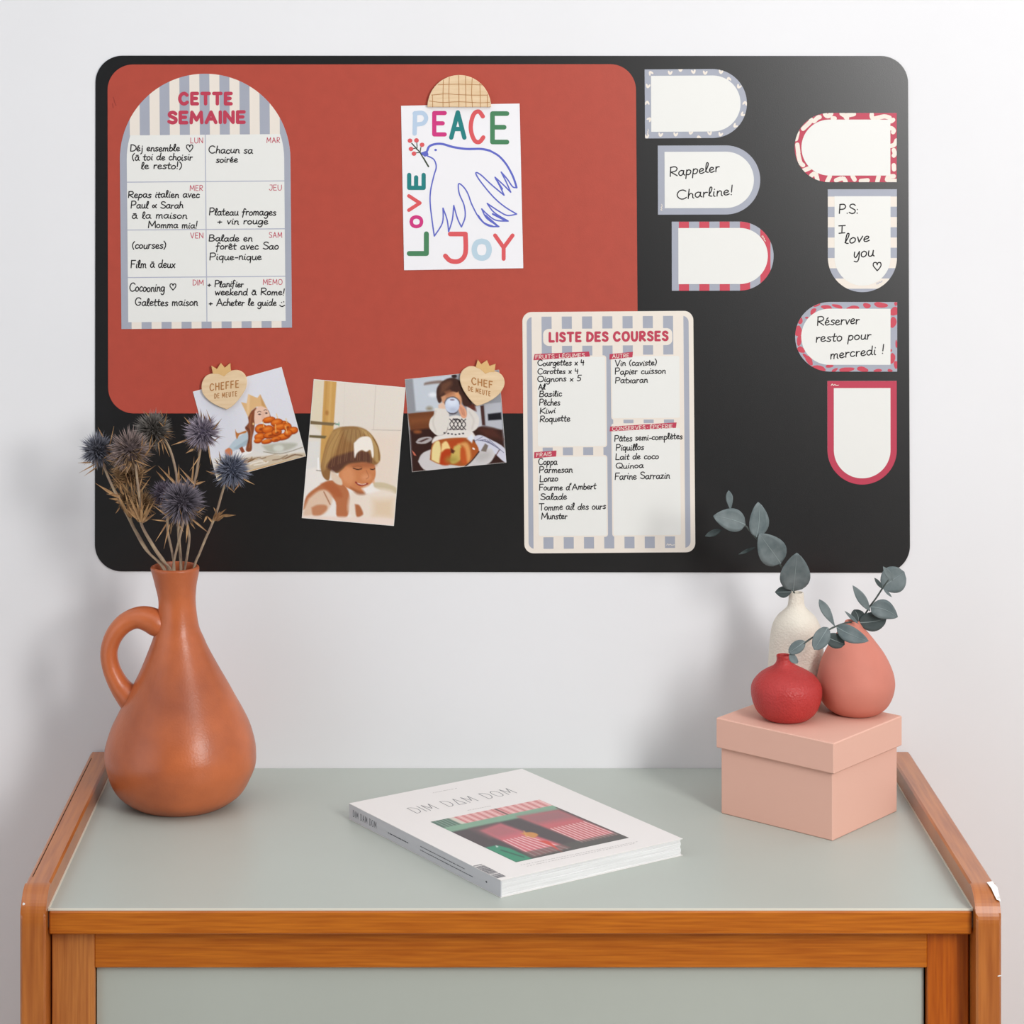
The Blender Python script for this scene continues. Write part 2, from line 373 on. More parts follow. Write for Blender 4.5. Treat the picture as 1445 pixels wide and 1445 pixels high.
UP = {
 'A': (.72, [[(.05, 0), (.36, 1), (.36, 1), (.67, 0)], [(.17, .34), (.55, .34)]]),
 'B': (.62, [[(.1, 1), (.08, 0)], [(.08, .96), (.35, 1.0), (.48, .8), (.36, .55), (.12, .52), (.12, .52), (.42, .5), (.55, .25), (.4, .02), (.08, .0)]]),
 'C': (.68, [[(.6, .84), (.42, 1), (.2, .92), (.07, .62), (.08, .32), (.24, .04), (.45, 0), (.62, .15)]]),
 'D': (.68, [[(.1, 1), (.08, 0)], [(.08, 1), (.08, 1), (.36, .96), (.6, .7), (.6, .32), (.38, .04), (.08, 0)]]),
 'E': (.56, [[(.5, 1), (.08, 1), (.08, 1), (.08, 0), (.08, 0), (.5, 0)], [(.08, .52), (.42, .52)]]),
 'F': (.54, [[(.5, 1), (.08, 1), (.08, 1), (.08, 0)], [(.08, .52), (.42, .52)]]),
 'G': (.70, [[(.6, .84), (.42, 1), (.2, .92), (.07, .6), (.1, .25), (.3, 0), (.52, .08), (.6, .42), (.6, .42), (.38, .42)]]),
 'H': (.66, [[(.08, 1), (.08, 0)], [(.58, 1), (.58, 0)], [(.08, .52), (.58, .52)]]),
 'I': (.22, [[(.11, 1), (.11, 0)]]),
 'J': (.56, [[(.15, 1), (.46, 1), (.46, 1), (.46, .3), (.34, .02), (.16, .02), (.05, .2)]]),
 'K': (.60, [[(.08, 1), (.08, 0)], [(.54, 1), (.1, .48), (.1, .48), (.56, 0)]]),
 'L': (.52, [[(.08, 1), (.08, 0), (.08, 0), (.48, 0)]]),
 'M': (.84, [[(.07, 0), (.12, 1), (.12, 1), (.42, .25), (.42, .25), (.72, 1), (.72, 1), (.77, 0)]]),
 'N': (.70, [[(.08, 0), (.08, 1), (.08, 1), (.62, 0), (.62, 0), (.62, 1)]]),
 'O': (.74, [[(.37, 1), (.15, .88), (.06, .5), (.15, .12), (.37, 0), (.59, .12), (.68, .5), (.59, .88), (.37, 1)]]),
 'P': (.60, [[(.1, 1), (.08, 0)], [(.08, .98), (.4, 1), (.54, .76), (.42, .5), (.1, .44)]]),
 'Q': (.74, [[(.37, 1), (.15, .88), (.06, .5), (.15, .12), (.37, 0), (.59, .12), (.68, .5), (.59, .88), (.37, 1)], [(.4, .25), (.68, -.05)]]),
 'R': (.62, [[(.1, 1), (.08, 0)], [(.08, .98), (.4, 1), (.54, .76), (.42, .52), (.12, .46), (.12, .46), (.56, 0)]]),
 'S': (.58, [[(.5, .86), (.34, 1), (.13, .93), (.1, .7), (.3, .53), (.5, .36), (.48, .1), (.28, 0), (.06, .12)]]),
 'T': (.62, [[(.04, 1), (.58, 1)], [(.31, 1), (.31, 0)]]),
 'U': (.66, [[(.08, 1), (.08, .35), (.2, .03), (.46, .03), (.58, .35), (.58, 1)]]),
 'V': (.66, [[(.05, 1), (.33, 0), (.33, 0), (.61, 1)]]),
 'Y': (.64, [[(.05, 1), (.32, .48), (.32, .48), (.6, 1)], [(.32, .48), (.32, 0)]]),
 'X': (.6, [[(.05, 1), (.55, 0)], [(.55, 1), (.05, 0)]]),
 '^': (.74, [[(.06, .0), (.37, 1), (.37, 1), (.68, 0), (.68, 0), (.06, 0)]]),
}
PUN = {
 '!': (.24, [[(.14, 1.05), (.1, .3)], [(.08, .04), (.09, .0)]]), '.': (.18, [[(.08, .02), (.09, 0)]]), ':': (.22, [[(.1, .42), (.11, .4)], [(.09, .04), (.1, 0)]]),
 '(': (.30, [[(.25, 1.02), (.1, .7), (.07, .3), (.2, -.12)]]), ')': (.30, [[(.05, 1.02), (.2, .7), (.2, .3), (.05, -.12)]]),
 '+': (.50, [[(.08, .3), (.42, .32)], [(.25, .5), (.24, .1)]]), '-': (.36, [[(.06, .3), (.3, .32)]]), "'": (.2, [[(.1, 1.05), (.08, .8)]]),
 '&': (.50, [[(.46, .5), (.3, .2), (.15, .04), (.06, .2), (.16, .42), (.3, .25), (.46, .02)]]),
 '4': (.50, [[(.12, .95), (.08, .45), (.08, .45), (.42, .45)], [(.38, .8), (.34, -.05)]]), '5': (.5, [[(.46, .95), (.15, .95), (.15, .95), (.1, .55), (.1, .55), (.34, .52), (.4, .2), (.2, 0), (.05, .08)]]),
 '*': (.3, [[(.1, .45), (.2, .45)]]), ' ': (.34, []), ',': (.18, [[(.1, .05), (.05, -.15)]]),
}
GL = dict(LOW); GL.update(UP); GL.update(PUN)
ACC = {'é': ('e', [[(.14, .68), (.26, .84)]]), 'è': ('e', [[(.12, .84), (.24, .68)]]), 'ê': ('e', [[(.08, .66), (.19, .8), (.19, .8), (.3, .68)]]),
       'à': ('a', [[(.12, .72), (.34, .72)]]), 'â': ('a', [[(.12, .66), (.23, .8), (.23, .8), (.34, .68)]]), 'É': ('E', [[(.22, 1.14), (.36, 1.28)]])}
for k, (b, extra) in ACC.items(): GL[k] = (GL[b][0], GL[b][1]+extra)
hr = random.Random(3)
def write(ink, s, x0, x1, yb, size, wd, mi=0, lay=1, y1=None, jit=0.0, slant=0.0):
    """lettering from x0 to x1 (its visible ends) on a baseline from yb to y1"""
    tot = sum(GL[c][0] for c in s)-.1
    k = (x1-x0)/tot; y1 = yb if y1 is None else y1; x = -.05
    for c in s:
        adv, strokes = GL[c]
        dy = hr.uniform(-jit, jit); sc = 1+hr.uniform(-jit, jit)*1.2; sl = slant+hr.uniform(-jit, jit)
        for st in strokes:
            pts = smooth_line([(a, b) for a, b in st], 5)
            out = []
            for a, b in pts:
                b2 = b*sc+dy
                xx = x0+(x+a)*k+b2*size*sl
                t = (x+a)/tot
                out.append((xx, yb+(y1-yb)*t-b2*size))
            ink.stroke(out, wd, mi, lay)
        x += adv
def layout(s_, x0, x1, wd, gap, sf=1.1):
    """glyphs between the outer ends x0 and x1, each a pen width plus a gap apart"""
    ext = []
    for c in s_:
        xs = [p[0] for st in GL[c][1] for p in st]; ext.append((min(xs), max(xs)-min(xs)) if xs else (0, None))
    sp = sum(1 for e in ext if e[1] is None); n = len(ext)-sp
    spw = (wd+gap)*sf
    k = (x1-x0-n*wd-(n-1-sp)*gap-sp*(spw+gap))/sum(e[1] for e in ext if e[1] is not None)
    out = []; x = x0
    for c, (a0, w_) in zip(s_, ext):
        if w_ is None: x += spw; continue
        out.append((c, x+wd/2-a0*k, k)); x += w_*k+wd+gap
    return out
def letters(mk, s, x0, x1, yb, size, wd, mt, parent, lay=1, y1=None, gap=1.1, one=False, sf=1.1):
    y1 = yb if y1 is None else y1; ik = mk()
    for c, xo, k in layout(s, x0, x1, wd, gap, sf):
        if not one: ik = mk()
        for st in GL[c][1]:
            ik.stroke([(xo+a*k, yb+(y1-yb)*((xo+a*k-x0)/(x1-x0))-b*size) for a, b in smooth_line(list(st), 5)], wd, 0, lay)
        if not one: ik.mb.build('letter', mt, parent)
    return ik
def stripes(mk, name, mt, parent, polys, lay=1):
    for p in polys:
        if len(p) < 3: continue
        ik = mk(); ik.poly(p, 0, lay); ik.mb.build(name, mt, parent)
def heart_stroke(ink, cx, cy, r, wd, mi=0, lay=1):
    pts = [(0, .45), (-.2, .95), (-.75, .9), (-.85, .25), (-.35, -.4), (0, -.85), (0, -.85), (.5, -.3), (.85, .35), (.7, .95), (.2, .9), (0, .45)]
    ink.stroke([(cx+a*r, cy-b*r) for a, b in smooth_line(pts, 4)], wd, mi, lay)
def glyph_box(ink, c, x0, y0, x1, y1, wd, mi, lay=1, rot=0):
    adv, strokes = GL[c]
    xs = [p[0] for s_ in strokes for p in s_]; a0, a1 = min(xs), max(xs)
    h = wd/2
    for st in strokes:
        out = []
        for a, b in smooth_line(st, 5):
            u = (a-a0)/((a1-a0) or 1); v = b
            if rot == 0: X = x0+h+(x1-x0-2*h)*u; Y = y1-h-(y1-y0-2*h)*v
            else: X = x1-h-(x1-x0-2*h)*v if False else x0+h+(x1-x0-2*h)*(1-v); Y = y1-h-(y1-y0-2*h)*u
            out.append((X, Y))
        ink.stroke(out, wd, mi, lay)

# ------------------------------------------------------------------ the setting
def struct(o): o['kind'] = 'structure'; return o
mb = MB(); box_mb(mb, -3.2, 3.2, 0, 0.12, 0, 2.9); struct(mb.build('wall_back', M_wall))
mb = MB(); box_mb(mb, -3.2, 3.2, -5.0, 0.12, -0.05, 0); struct(mb.build('floor', M_floor))
mb = MB(); box_mb(mb, -2.52, -2.4, -5.0, -0.0002, 0.0, 2.9); struct(mb.build('wall_left', M_wall))
mb = MB(); box_mb(mb, 2.4, 2.52, -5.0, -0.0002, 0.0, 2.9); struct(mb.build('wall_right', M_wall))
mb = MB(); box_mb(mb, -3.2, 3.2, -5.0, 0.12, 2.9, 2.95); struct(mb.build('ceiling', M_wall))
mb = MB()
for xa, xb in ((-2.4, -0.445), (0.575, 2.4)): box_mb(mb, xa, xb, -0.014, 0, 0, 0.09, bev=0.003)
struct(mb.build('baseboard_back', M_base))

# ------------------------------------------------------------------ cabinet
XL0, XL1, XR0, XR1 = -0.4375, -0.4113, 0.5402, 0.5660
d_front = F*HC/(1283-CY); YF = d_front-D                 # front edge of the top
YP = YF-0.014                                            # front of the side panels
RH = 0.021                                               # the sides stand this much above the top
cab = thing('sideboard', 'wooden sideboard with grey-green top and orange-brown sides against the wall', 'cabinet', (0.064, -0.24, 0))
def side_panel(xa, xb):
    prof = [(-0.004, 0.0), (-0.004, ZT+RH)]
    r = 0.034; zt = ZT+RH
    for k in range(17):
        a = math.radians(90*k/16); prof.append((YP+r-r*math.sin(a), zt-r+r*math.cos(a)))
    prof += [(YP, 0.0)]
    n = len(prof); b = 0.0022
    cyc = sum(p[0] for p in prof)/n; czc = sum(p[1] for p in prof)/n
    ins = [(min(max(y, YP+b), -0.004-b), min(max(z, b), zt-b) if not (z < zt-1e-6 and z > zt-r-1e-6) else z) for y, z in prof]
    m = MB()
    vs = [(xa, y, z) for y, z in ins]+[(xa+b, y, z) for y, z in prof]+[(xb-b, y, z) for y, z in prof]+[(xb, y, z) for y, z in ins]
    fs = [tuple(range(n)), tuple(3*n+i for i in range(n-1, -1, -1))]
    for L in range(3):
        for i in range(n):
            j = (i+1) % n; fs.append((L*n+i, (L+1)*n+i, (L+1)*n+j, L*n+j))
    m.add(vs, fs); return m
sp = side_panel(XL0, XL1).build('side_panel', M_wood, cab); sp2 = side_panel(XR0, XR1).build('side_panel', M_wood, cab)
# the outer edging strip of each side's top
for xa, par in ((XL0+0.0042, sp),):
    m = MB(); box_mb(m, xa, xa+0.0007, YP+0.05, -0.03, ZT+RH-0.001, ZT+RH+0.0003); m.build('edging_joint', M_gap, par)
m = MB(); box_mb(m, XL1+0.0003, XR0-0.0003, YF+0.003, -0.001, ZT-0.02, ZT); m.build('top_panel', M_top, cab)
m = MB(); box_mb(m, XL1+0.0003, XR0-0.0003, YF, YF+0.0029, ZT-0.0016, ZT, ); 
box_mb(m, XL1+0.0001, XL1+0.0018, YF, -0.001, ZT+0.0001, ZT+0.0012); box_mb(m, XR0-0.0014, XR0-0.0001, YF, -0.001, ZT+0.0001, ZT+0.0012)
m.build('edge_filler', M_strip, cab)
sc_f = F/d_front
zb = ZC-(1318.5-CY)/sc_f
m = MB(); box_mb(m, XL1+0.0012, XR0-0.0014, YF-0.001, YF+0.018, zb, ZT-0.0018, bev=0.0015); m.build('front_edge_board', M_woodx, cab)
# the recessed front: dark carcass, face frame, door panel
YR = YF+0.016; dr = YR+D; sr = F/dr
def fx(px, dist): return (px-CX)*dist/F
def fz(py, dist): return ZC-(py-CY)*dist/F
xsl, xsr = fx(73, dr), fx(1367, dr); xol, xor_ = fx(133.5, dr), fx(1308.5, dr); zrt = fz(1366, dr)
m = MB(); box_mb(m, XL1, XR0, YR+0.012, -0.004, 0.12, ZT-0.0205); m.build('carcass', M_gap, cab)
m = MB(); box_mb(m, xsl, xol, YR, YR+0.02, 0.12, ZT-0.0205, bev=0.001); m.build('frame_stile', M_woodl, cab)
m = MB(); box_mb(m, xor_, xsr, YR, YR+0.02, 0.12, ZT-0.0205, bev=0.001); m.build('frame_stile', M_woodz, cab)
m = MB(); box_mb(m, xol, xor_, YR+0.0002, YR+0.02, zrt, ZT-0.0205, bev=0.001); m.build('frame_rail', M_woodx, cab)
m = MB(); box_mb(m, xol, xor_, YR+0.0002, YR+0.02, 0.12, 0.16, bev=0.001); m.build('frame_rail', M_woodx, cab)
m = MB(); box_mb(m, xol+0.0012, xor_-0.002, YR+0.009, YR+0.0119, 0.161, zrt-0.0008); dp = m.build('door_panel', M_top, cab)
# chips of white paint on the side panels
def chip(pts_px, dist, name='paint_chip', par=sp2):
    m = MB(); pts = clean(pts_px)
    if poly_area(pts) > 0: pts = pts[::-1]
    f = [at(x, y, dist-0.0008) for x, y in pts]; b = [at(x, y, dist+0.0012) for x, y in pts]; n = len(pts)
    m.add(f+b, [tuple(range(n))]+[(i, (i+1) % n, n+(i+1) % n, n+i) for i in range(n)]); return m.build(name, M_chip, par)
dP = YP+D
chip(blob(1409, 1267, 2, 2.6, 0, 8, .1), dP); chip(blob(1410.5, 1377, 3, 1.0, -15, 8, .1), dP); chip(blob(33.5, 1275.5, 2, 1.8, 0, 8, .1), dP, par=sp)
m = MB()
q = [(XR1-0.0085, YP+0.030, ZT+RH+0.0012), (XR1-0.002, YP+0.034, ZT+RH+0.0010), (XR1+0.0006, YP+0.022, ZT+RH-0.001), (XR1+0.0008, YP+0.007, ZT+RH-0.0105), (XR1-0.0035, YP+0.007, ZT+RH-0.0085), (XR1-0.0065, YP+0.018, ZT+RH-0.0008)]
m.add(q, [(0, 1, 2, 5), (5, 2, 3, 4)]); m.build('paint_chip', M_chip, sp2)

# ------------------------------------------------------------------ board and sheets
def stuff(o): o['kind'] = 'stuff'; return o
def sheet(name, pts, z0, z1, mats, parent=None, label=None, cat=None, group=None, tf=None):
    """a thin sheet on the wall: polygon in wall pixels, from z0 to z1 off the wall"""
    if tf: pts = [tf(x, y) for x, y in pts]
    pts = clean(pts)
    if poly_area(pts) > 0: pts = pts[::-1]
    cx = sum(p[0] for p in pts)/len(pts); cy = max(p[1] for p in pts)
    org = Vector(wall_pt(cx, cy, z0)) if parent is None else None
    m = MB(); n = len(pts)
    m.add([wall_pt(x, y, z1) for x, y in pts]+[wall_pt(x, y, z0) for x, y in pts], [tuple(range(n)), tuple(range(2*n-1, n-1, -1))])
    m.add([wall_pt(x, y, z1) for x, y in pts]+[wall_pt(x, y, z0) for x, y in pts], [(i, n+i, n+(i+1) % n, (i+1) % n) for i in range(n)], 1 if isinstance(mats, list) and len(mats) > 1 else 0)
    o = m.build(name, mats, parent, org=org)
    if label: tag(o, label, cat, group)
    return o
def wall_ink(z, tf=None):
    if tf: return Ink(lambda x, y, l: wall_pt(*tf(x, y), z+l*LAYER))
    return Ink(lambda x, y, l: wall_pt(x, y, z+l*LAYER))
def warp(pts, c):                                        # bilinear nudge of the four corners
    x0 = min(p[0] for p in pts); x1 = max(p[0] for p in pts); y0 = min(p[1] for p in pts); y1 = max(p[1] for p in pts)
    o = []
    for x, y in pts:
        u = (x-x0)/(x1-x0); v = (y-y0)/(y1-y0)
        o.append(tuple(c[0][i]*(1-u)*(1-v)+c[1][i]*u*(1-v)+c[2][i]*u*v+c[3][i]*(1-u)*v for i in (0, 1)))
    return o
ZB = 0.0012
bd = sheet('magnetic_board', warp(rrect(0, 0, 1147, 728, [38, 38, 38, 38], 14), [(135, 78.5), (1281, 79), (1284, 808), (134, 806)]), 0.0002, ZB, M_board, label='large matt black magnetic board with rounded corners fixed to the wall', cat='board')
ZR = ZB+0.0006
rs = sheet('terracotta_sheet', warp(rrect(0, 0, 748, 491, [36, 36, 36, 36], 14), [(152, 91), (897, 90.5), (900.5, 583), (153, 583)]), ZB, ZR, M_redm, label='large plain terracotta red sheet on the left of the black board', cat='magnet sheet')
m = wall_ink(ZR)
for dx, dy, ln in ((0, 0, 4), (1, 5, 5), (-1, 9, 4)): m.stroke([(160+dx, 137+dy), (162+dx*2, 139+dy+ln)], 1.2)
m.mb.build('scuff_mark', mat('scuff', (150, 56, 48), .6), rs)

# --- weekly planner
def tfc(x, y): return (x+(y-224)*.0092, y-(x-290)*.0083)
Z0, Z1 = ZR, ZR+0.0005
cal_shape = arch(169.5, 104, 410, 463, 'U', 48)
cal = sheet('weekly_planner', cal_shape, Z0, Z1, [M_lilac, M_edge], label='arch-topped weekly planner with striped border and handwritten days, on the terracotta sheet', cat='planner', tf=tfc)
for k in range(8):
    xa = 183.9+28.2*k
    for ya, yb, xm in ((100, 190, 402), (453.5, 464, 400.5)):
        xb = min(xa+14.1, xm); stripes(lambda: wall_ink(Z1, tfc), 'stripe', M_cream, cal, [clip([(xa, ya), (xb, ya), (xb, yb), (xa, yb)], cal_shape)])
ik = wall_ink(Z1, tfc)
inner = arch(179.2, 113, 401.2, 470, 'U', 48)
ik.poly(clip([(170, 190), (410, 190), (410, 453.5), (170, 453.5)], inner), 0, 2)
ik.mb.build('writing_panel', M_paper, cal)
ik = wall_ink(Z1, tfc)
for pts in ([(290.2, 188), (290.2, 453.5)], [(179.5, 256), (401, 256)], [(179.5, 323.5), (401, 323.5)], [(179.5, 390.5), (401, 390.5)]): ik.stroke(pts, 1.25, 0, 3)
stuff(ik.mb.build('grid_lines', M_line, cal))
ik = wall_ink(Z1)
letters(lambda: wall_ink(Z1), 'CETTE', 251.8, 328.8, 146.4, 14.6, 4.9, M_rose, cal, 3, gap=1.6); letters(lambda: wall_ink(Z1), 'SEMAINE', 236.4, 347, 173.2, 14.6, 4.9, M_rose, cal, 3, 172.4, gap=1.5)
for s_, a, b, y in (('LUN', 269.3, 286.2, 201.7), ('MAR', 376.8, 394.8, 201.3), ('MER', 268.4, 286.2, 268.8), ('JEU', 380, 397.3, 268.2), ('VEN', 269, 286.6, 335.8), ('SAM', 380, 397.8, 335), ('DIM', 272.6, 287.1, 402.1), ('MEMO', 371.6, 398.3, 401.3)):
    ik.mb.add(*letters(lambda: wall_ink(Z1), s_, a-.4, b+.6, y, 7.4, 0.95, None, None, 3, gap=1.0, one=True).mb.vf())
stuff(ik.mb.build('day_names', M_rose, cal))
ik = wall_ink(Z1)
HW = 1.5
for s_, a, b, y, sz in (('Déj ensemble', 184.3, 253.5, 213, 9), ('(à toi de choisir', 187, 271.5, 226, 9.5), ('le resto!)', 200, 257, 238, 9.5), ('Chacun sa', 295, 356.5, 216, 10), ('soirée', 305.5, 335.5, 229, 9),
        ('Repas italien avec', 181.3, 281.5, 278.5, 9), ('Paul & Sarah', 185, 258.5, 293.5, 9.5), ('à la maison', 187, 264, 308, 9.5), ('Momma mia!', 209.5, 278.5, 321.5, 9), ('Plateau fromages', 295.5, 389.5, 303.5, 9.5), ('+ vin rouge', 307, 378, 316, 9),
        ('(courses)', 187, 234.5, 350.5, 10), ('Film à deux', 185, 247, 377.5, 10.5), ('Balade en', 295, 356, 340, 9), ('forêt avec Sao', 305.5, 393, 351.5, 9.5), ('Pique-nique', 296, 369, 366.5, 9.5), ('Cocooning', 183, 232.5, 411, 11.5), ('Galettes maison', 191, 279, 431, 10.5),
        ('+ Planifier', 293, 343.5, 404.5, 8.5), ('weekend à Rome!', 304, 401.5, 416, 9), ('+ Acheter le guide', 295, 390, 431, 9.5)):
    write(ik, s_, a, b, y, sz, HW, lay=4, jit=.045, slant=.06)
heart_stroke(ik, 268, 209.5, 5.2, 1.4, lay=4); heart_stroke(ik, 244.4, 405, 4.8, 1.4, lay=4)
ik.stroke([(397.5, 426.5), (397.6, 426.6)], 1.8, 0, 4); ik.stroke([(400.5, 425.6), (400.6, 425.7)], 1.8, 0, 4); ik.stroke(smooth_line([(395, 430.5), (398, 432.2), (402, 430.6)]), 1.4, 0, 4)
stuff(ik.mb.build('handwriting', M_ink, cal))

# --- shopping list
def tfl(x, y): return (x+(y-440)*.0088, y-(x-857)*.0070)
lst_shape = rrect(737, 439.3, 978, 779.5, 13, 10)
Z0l, Z1l = ZR, ZR+0.0006
lst = sheet('shopping_list', lst_shape, ZB, Z1l, [M_cream, M_edge], label='cream and blue striped shopping list in four boxes, overlapping the terracotta sheet corner', cat='list', tf=tfl)
ik = wall_ink(Z1l, tfl)
inn = rrect(743, 446, 971.3, 773.3, 9, 6)
for xa, xb in [(743, 749.9), (964, 971.3)]+[(764+28.55*k, 778.1+28.55*k) for k in range(7)]:
    stripes(lambda: wall_ink(Z1l, tfl), 'stripe', M_lilac, lst, [clip([(xa, 446), (xb, 446), (xb, 773.3), (xa, 773.3)], inn)])
ik = wall_ink(Z1l, tfl)
for a in ((766, 463.2, 948.2, 487.2, 8), (750.5, 501, 854.8, 630.5, 4), (750.5, 641.5, 855, 757, 4), (861, 500.5, 963.5, 592, 4), (861, 597, 963.5, 757, 4)):
    stripes(lambda: wall_ink(Z1l, tfl), 'cream_panel', M_cream, lst, [rrect(*a[:4], a[4], 6)], 2)
ik = wall_ink(Z1l, tfl)
for a in ((757.4, 503, 853, 628.8), (757.4, 643.5, 853.3, 755), (862.8, 502.6, 957.8, 589.8), (862.8, 604, 957.8, 755)): stripes(lambda: wall_ink(Z1l, tfl), 'writing_panel', M_paper, lst, [rrect(*a, 2.5, 5)], 3)
ik = wall_ink(Z1l)
def c7(x, y): return (725+x/5.453, 430+y/5.453)
def c8(x, y): return (725+x/5.453, 600+y/5.453)
for q in ([c7(150, 425), c7(160, 378), c7(578, 358), c7(585, 396)], [c7(735, 420), c7(737, 378), c7(916, 360), c7(912, 402)], [c7(737, 972), c7(741, 935), c7(1252, 903), c7(1246, 945)], [c8(155, 252), c8(158, 205), c8(328, 192), c8(325, 238)]): stripes(lambda: wall_ink(Z1l), 'section_tag', M_rose, lst, [q], 4)
letters(lambda: wall_ink(Z1l), 'LISTE DES COURSES', 774, 943, 481.4, 11.6, 3.5, M_rose, lst, 4, 479.4, gap=1.2)
ik = wall_ink(Z1l)
for s_, a, b, y, y2, cf in (('FRUITS * LÉGUMES', 168, 543, 414, 398, c7), ('AUTRE', 758, 885, 408, 401, c7), ('CONSERVES * ÉPICERIE', 758, 1220, 966, 944, c7), ('FRAIS', 175, 288, 240, 231, c8)):
    p = cf(a, y); q = cf(b, y2); ik.mb.add(*letters(lambda: wall_ink(Z1l), s_, p[0]-.3, q[0]+.3, p[1], 5.0, 0.75, None, None, 5, q[1], gap=.8, one=True).mb.vf())
stuff(ik.mb.build('tag_lettering', M_cream, lst))
ik = wall_ink(Z1l)
p = c8(1175, 920); ik.stroke(smooth_line([(p[0], p[1]), (p[0]+1.5, p[1]-2), (p[0]+3, p[1]), (p[0]+5, p[1]-1.5), (p[0]+7, p[1]), (p[0]+11, p[1]-.6)]), .9, 0, 4)
ik.mb.build('small_mark', M_cream, lst)
ik = wall_ink(Z1l)
for s_, a, b, y, sz in (('Courgettes x 4', 758.6, 824, 515.8, 8), ('Carottes x 4', 758.6, 815.8, 527.3, 7.5), ('Oignons x 5', 758.6, 819.5, 538.3, 8), ('Ail', 759.8, 769, 549.3, 7.5), ('Basilic', 761, 792.5, 559.3, 8), ('Pêches', 761, 790, 571.8, 9), ('Kiwi', 761.8, 783.3, 582.8, 8), ('Roquette', 761.8, 804, 594.5, 8.5),
        ('Vin (caviste)', 867.7, 926.4, 516, 8), ('Papier cuisson', 867.7, 938.7, 528, 8.5), ('Patxaran', 868, 913.5, 540.3, 8), ('Piquillos', 869, 908, 635, 8.5), ('Lait de coco', 868.4, 929, 648, 8.5), ('Quinoa', 869, 907.5, 660.5, 7.5), ('Farine Sarrazin', 867.5, 944.7, 676, 9.5),
        ('Coppa', 759.8, 785.9, 655.5, 9), ('Parmesan', 761, 807.5, 667, 8.5), ('Lonzo', 761.7, 787, 679, 8.5), ("Fourme d'Ambert", 761, 840.5, 691.3, 8.5), ('Salade', 762.6, 799.3, 704.7, 8.5), ('Tomme ail des ours', 760.8, 854.3, 719.5, 9), ('Munster', 764, 800, 732, 8.5)):
    write(ik, s_, a, b, y, sz, 1.35, lay=5, jit=.05, slant=.05, y1=y-(b-a)*.02)
write(ik, 'Pâtes semi-complètes', 867, 962.5, 622.5, 8.5, 1.35, lay=5, jit=.05, y1=618.5)
stuff(ik.mb.build('handwriting', M_ink, lst))

# --- the seven small note magnets
NG = 'small arched note magnets on the black board'
def note(label, x0, y0, x1, y1, side, ib, base, tilt=0.0):
    cx, cy = (x0+x1)/2, (y0+y1)/2
    tf = lambda x, y: (x+(y-cy)*tilt, y-(x-cx)*tilt)
    z1 = ZB+0.0006
    shp = arch(x0, y0, x1, y1, side, 40)
    o = sheet('note_magnet', shp, ZB, z1, [base, M_edge], label=label, cat='note', group=NG, tf=tf)
    return o, shp, tf, z1
def panel(o, b, side, tf, z1):
    ik = wall_ink(z1, tf); ik.poly(arch(*b, side, 40), 0, 3); ik.mb.build('writing_panel', M_paper, o)
def squiggle(o, x, y, z1, m=M_cream, vert=False, s=1.0, rot=0):
    ik = wall_ink(z1); p = [(0, 0), (1.5, -2), (3, 0), (5, -1.5), (6.5, 0), (10, -.5)]
    c, sn = math.cos(math.radians(rot)), math.sin(math.radians(rot))
    ik.stroke(smooth_line([(x+(a*c-b*sn)*s, y+(a*sn+b*c)*s) for a, b in p]), .9, 0, 5); ik.mb.build('small_mark', m, o)
rn = random.Random(11)
# 1 hearts on lilac
o, shp, tf, z1 = note('blank white note with lilac border scattered with cream hearts, highest of the left column', 909.8, 97.5, 1053.7, 194.8, 'R', None, M_lilac, .006)
ik = wall_ink(z1, tf)
def mini_heart(ik, cx, cy, r, a, conv):
    c, s_ = math.cos(a), math.sin(a)
    for sg in (-1, 1):
        p = [(cx+(x*c-y*s_)*r, cy+(x*s_+y*c)*r) for x, y in blob(sg*.42, -.15, .42, .95, sg*25, 12)]
        ik.poly(clip(p, conv), 0, 1 if sg < 0 else 1.4)
for cx, cy, a in ((162, 110, 2.6), (412, 118, .1), (545, 80, 0), (712, 105, -.2), (858, 120, .1), (1060, 110, .1), (1157, 192, 2.9), (1285, 297, .5), (1365, 500, 3.4), (1330, 650, .9), (1235, 795, .8), (1048, 905, .3), (915, 890, -.2), (770, 935, 2.8), (668, 880, .3), (478, 902, .1), (285, 905, .2), (148, 700, 3.9), (118, 488, 3.1), (128, 285, .2), (112, 925, 0)):
    mini_heart(ik, 900+cx/9.03, 90+cy/9.03, 3.4, a, shp)
stuff(ik.mb.build('heart_pattern', M_cream, o)); panel(o, (918.6, 106.6, 1044.8, 185.6), 'R', tf, z1); squiggle(o, 914.6, 190, z1, s=.8, rot=-90)
# 2 plain lilac
o, shp, tf, z1 = note('note with plain lilac border and a two-line handwritten reminder, middle of the left column', 928.2, 205.2, 1072.5, 302.6, 'R', None, M_lilac, .003)
panel(o, (937.6, 214, 1063.6, 293.5), 'R', tf, z1)
ik = wall_ink(z1); write(ik, 'Rappeler', 945, 1014.6, 249.4, 13, 1.6, lay=4, y1=241.5, jit=.04); write(ik, 'Charline!', 955.5, 1034, 281, 13, 1.6, lay=4, y1=274.5, jit=.04)
stuff(ik.mb.build('handwriting', M_ink, o)); squiggle(o, 934, 297, z1, s=.9, rot=-90)
# 3 rose and lilac stripes
o, shp, tf, z1 = note('blank white note with rose and pale blue striped border, lowest of the left column', 947.8, 312.6, 1091.4, 410, 'R', None, M_lilac, .002)
ik = wall_ink(z1, tf)
for k in range(5):
    xa = 957.9+28.7*k; stripes(lambda: wall_ink(z1, tf), 'stripe', M_coral, o, [clip([(xa, 310), (xa+14.2, 310), (xa+14.2, 412), (xa, 412)], shp)])
panel(o, (957, 321.6, 1083.2, 400.6), 'R', tf, z1); squiggle(o, 1074.5, 333, z1, s=.9, rot=55)
